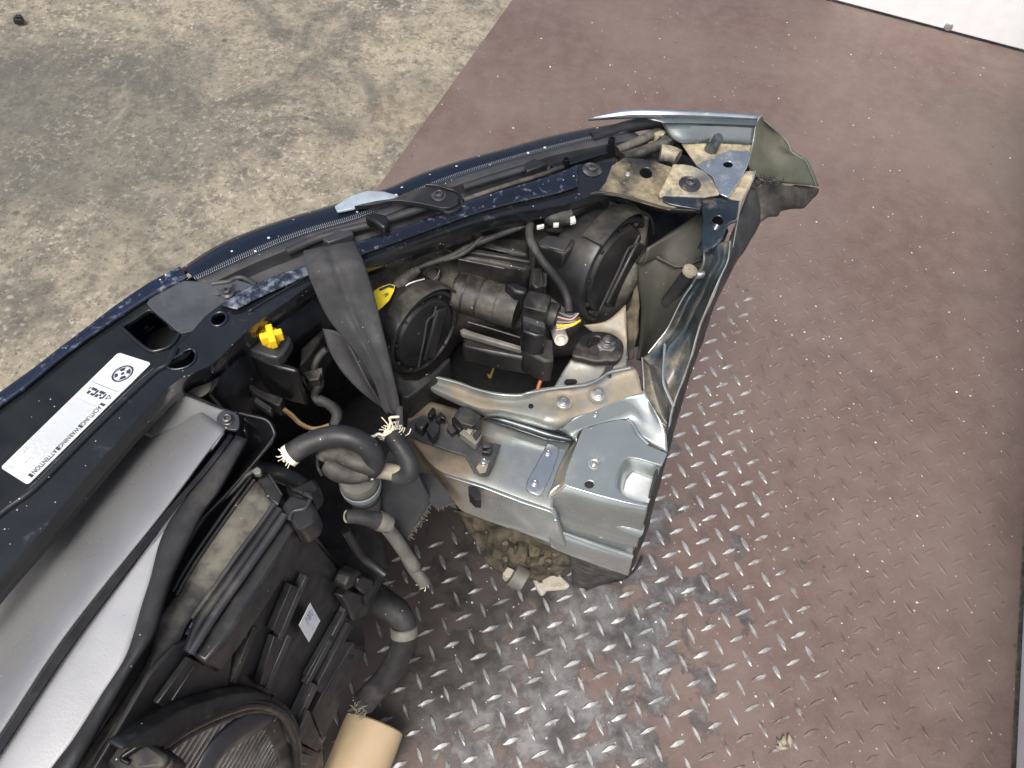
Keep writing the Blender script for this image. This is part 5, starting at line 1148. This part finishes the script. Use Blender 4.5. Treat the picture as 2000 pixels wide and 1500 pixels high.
loft('arch_liner_end', [B7('1040,540,.20 1200,600,.20 1350,650,.20 1500,690,.20'), B7('1060,640,.12 1200,680,.12 1350,690,.13 1490,710,.14'), B7('1070,780,.03 1190,810,.03 1350,750,.05 1480,715,.09')], 'rubber_muddy', mud, n=24, msub=5, t=.003, noisy=.003)
tube('liner_lip', B7('1180,812,.028 1270,770,.04 1390,745,.055 1480,716,.09 1570,640,.15 1620,540,.2'), .0022, 'rubber', mud, seg=8)

# ================================================================== webbing strap tied round the front
sL = A5('890,322,.590 884,345,.610 910,480,.616 950,580,.606 1000,700,.592 1065,820,.577 1150,930,.566 1240,1040,.556 1320,1150,.546 1390,1280,.532 1440,1440,.512 1475,1490,.506')
sR = A5('1245,255,.590 1255,277,.610 1310,400,.616 1350,520,.606 1390,660,.594 1430,820,.581 1465,960,.569 1500,1110,.556 1530,1250,.541 1560,1380,.521 1580,1480,.506 1586,1510,.502')
Lw, Rw = resample(WL(sL), 40), resample(WL(sR), 40)
def srow(t, lift_): return [p.lerp(q, t)+up3*lift_*min(1, i/14) for i, (p, q) in enumerate(zip(Lw, Rw))]
strap = root('webbing_strap', P(760, 1000, 0), 'wide dark grey strap looped over the front and torn at its ends', 'strap')
loft('strap_band', [srow(0, 0), srow(.15, .003), srow(.35, .006), srow(.5, .002), srow(.62, .006), srow(.85, .005), srow(1, 0)], 'strap_web', strap, n=60, msub=3, t=.0018)
loft('strap_return', [A5('1015,880,.556 1060,1020,.546 1130,1150,.536 1210,1250,.526 1310,1345,.516 1400,1415,.505'), A5('1110,900,.560 1170,1030,.548 1230,1150,.538 1290,1240,.53 1350,1330,.52 1420,1430,.505'), A5('1190,975,.560 1255,1100,.552 1305,1200,.543 1350,1290,.533 1400,1370,.52 1445,1450,.505')], 'strap_web', strap, n=30, msub=4, t=.0018)
tail = loft('strap_tail', [B2('1300,60,.515 1290,250,.503 1250,420,.492 1170,600,.478 1160,800,.453 1200,980,.432 1290,1130,.413 1385,1212,.400'), B2('1330,60,.517 1330,250,.505 1340,440,.492 1330,620,.474 1350,790,.453 1390,960,.432 1390,1100,.413 1392,1212,.400'), B2('1362,60,.515 1372,250,.503 1430,450,.488 1485,620,.473 1545,760,.457 1602,900,.434 1500,1060,.418 1400,1208,.400')], 'strap_web', strap, n=40, msub=4, t=.0018)
sheet('strap_tail', B2('1490,640 1580,638 1660,690 1740,790 1812,890 1760,915 1660,952 1640,935 1600,905 1540,780'), 'strap_web', strap, .440, t=.0018, bevel=0)
fr_ = []
for a, b, n_ in (((1600, 900, .434), (1500, 1060, .418), 40), ((1500, 1060, .418), (1400, 1208, .40), 40), ((1812, 890, .44), (1660, 952, .44), 26)):
    for i in range(n_):
        t = random.random(); x, y, z = [p+(q-p)*t for p, q in zip(a, b)]; p = W(B2('%f,%f,%f' % (x, y, z))[0])
        d = Vector((random.gauss(.5, .5), random.gauss(-.6, .5), random.gauss(.2, .4)))*.0035
        fr_.append(tubemesh([p, p+d*.5+Vector((0, random.gauss(0, .0004), 0)), p+d], .00025, 4))
v, f = join(fr_); tag(fin('torn_thread', v, f, 'hose_grey', strap), kind='stuff')

# ================================================================== loose things on the ground
rk = .040
c0 = P(733, 1412, rk); c1 = P(660, 1600, rk); axk = (c0-c1).normalized(); Lk = (c0-c1).length
tag(lathe('tan_tube', c1-axk*.1, axk, [(.0001, 0), (rk, 0), (rk, Lk+.09), (rk*.985, Lk+.098), (rk*.93, Lk+.1), (rk*.88, Lk+.1), (rk*.88, Lk-.1), (.0001, Lk-.1)], 'kraft', None, seg=48), 'plain tan tube lying on the plate beside the radiator', 'tube')
c = P(38, 42, 0); vs, fs = obox(c+up3*.003, Vector((.010, .002, 0)), Vector((-.002, .007, 0)), up3*.006); v2, f2 = obox(c+Vector((.003, .002, .012)), Vector((.006, .001, 0)), Vector((-.001, .004, 0)), up3*.003)
v, f = join([(vs, fs), (v2, f2)]); o = fin('clip_fragment', v, f, 'black_plastic', None, bevel=.001); tag(o, 'small black broken clip lying on the concrete', 'fragment')
lf = []
for i in range(5):
    p = P(1535+random.uniform(-14, 12), 1448+random.uniform(-14, 14), .002); a = random.uniform(0, 6.28); d = Vector((math.cos(a), math.sin(a), .2))*random.uniform(.006, .012); e = d.cross(up3)*.4
    lf.append(([p-d, p+e+up3*.002, p+d+up3*.003, p-e+up3*.001], [[0, 1, 2, 3]]))
v, f = join(lf); tag(fin('leaf_scraps', v, f, 'dry_leaf', None, solid=.0006), 'crumpled dry leaf scraps near the lower edge of the plate', 'leaf')
gr = []
for i in range(420):
    v0 = random.uniform(-.02, 1.35); p = PL(-abs(random.gauss(0, .006))-.001, v0, -.0083); s = random.choice((.0008, .0011, .0016, .0022)); a = random.uniform(0, 6.28)
    d = Vector((math.cos(a), math.sin(a), 0)); e = d.cross(up3); gr.append(([p-d*s, p+e*s, p+d*s, p-e*s, p+up3*s*1.2], [[0, 3, 4], [3, 2, 4], [2, 1, 4], [1, 0, 4]]))
v, f = join(gr); tag(fin('grit', v, f, 'hose_tan', None, flat=True), 'fine pale grit gathered along the edge of the brown plate', 'grit', kind='stuff')
ch = []
for i in range(900):
    if i < 620: x, y = random.gauss(1330, 330), random.gauss(800, 420)
    else: x, y = random.uniform(750, 2000), random.uniform(0, 1500)
    p = P(x, y, .0004)
    if not (0.01 < (p-O).dot(e2) < PWID-.01) or (p-O).dot(e1) > -.01: continue
    s = random.choice((.0008, .001, .0013, .0018, .0024)); a = random.uniform(0, 6.28); d = Vector((math.cos(a), math.sin(a), 0)); e = d.cross(up3)
    el = random.uniform(.3, 1); ch.append(([p-d*s, p+e*s*el, p+d*s*random.uniform(.6, 1.4), p-e*s*el, p+up3*s*random.uniform(.4, 1)], [[0, 3, 4], [3, 2, 4], [2, 1, 4], [1, 0, 4]]))
v, f = join(ch); tag(fin('metal_shavings', v, f, 'shaving', None, flat=True), 'fine pale metal shavings scattered over the brown plate', 'shavings', kind='stuff')
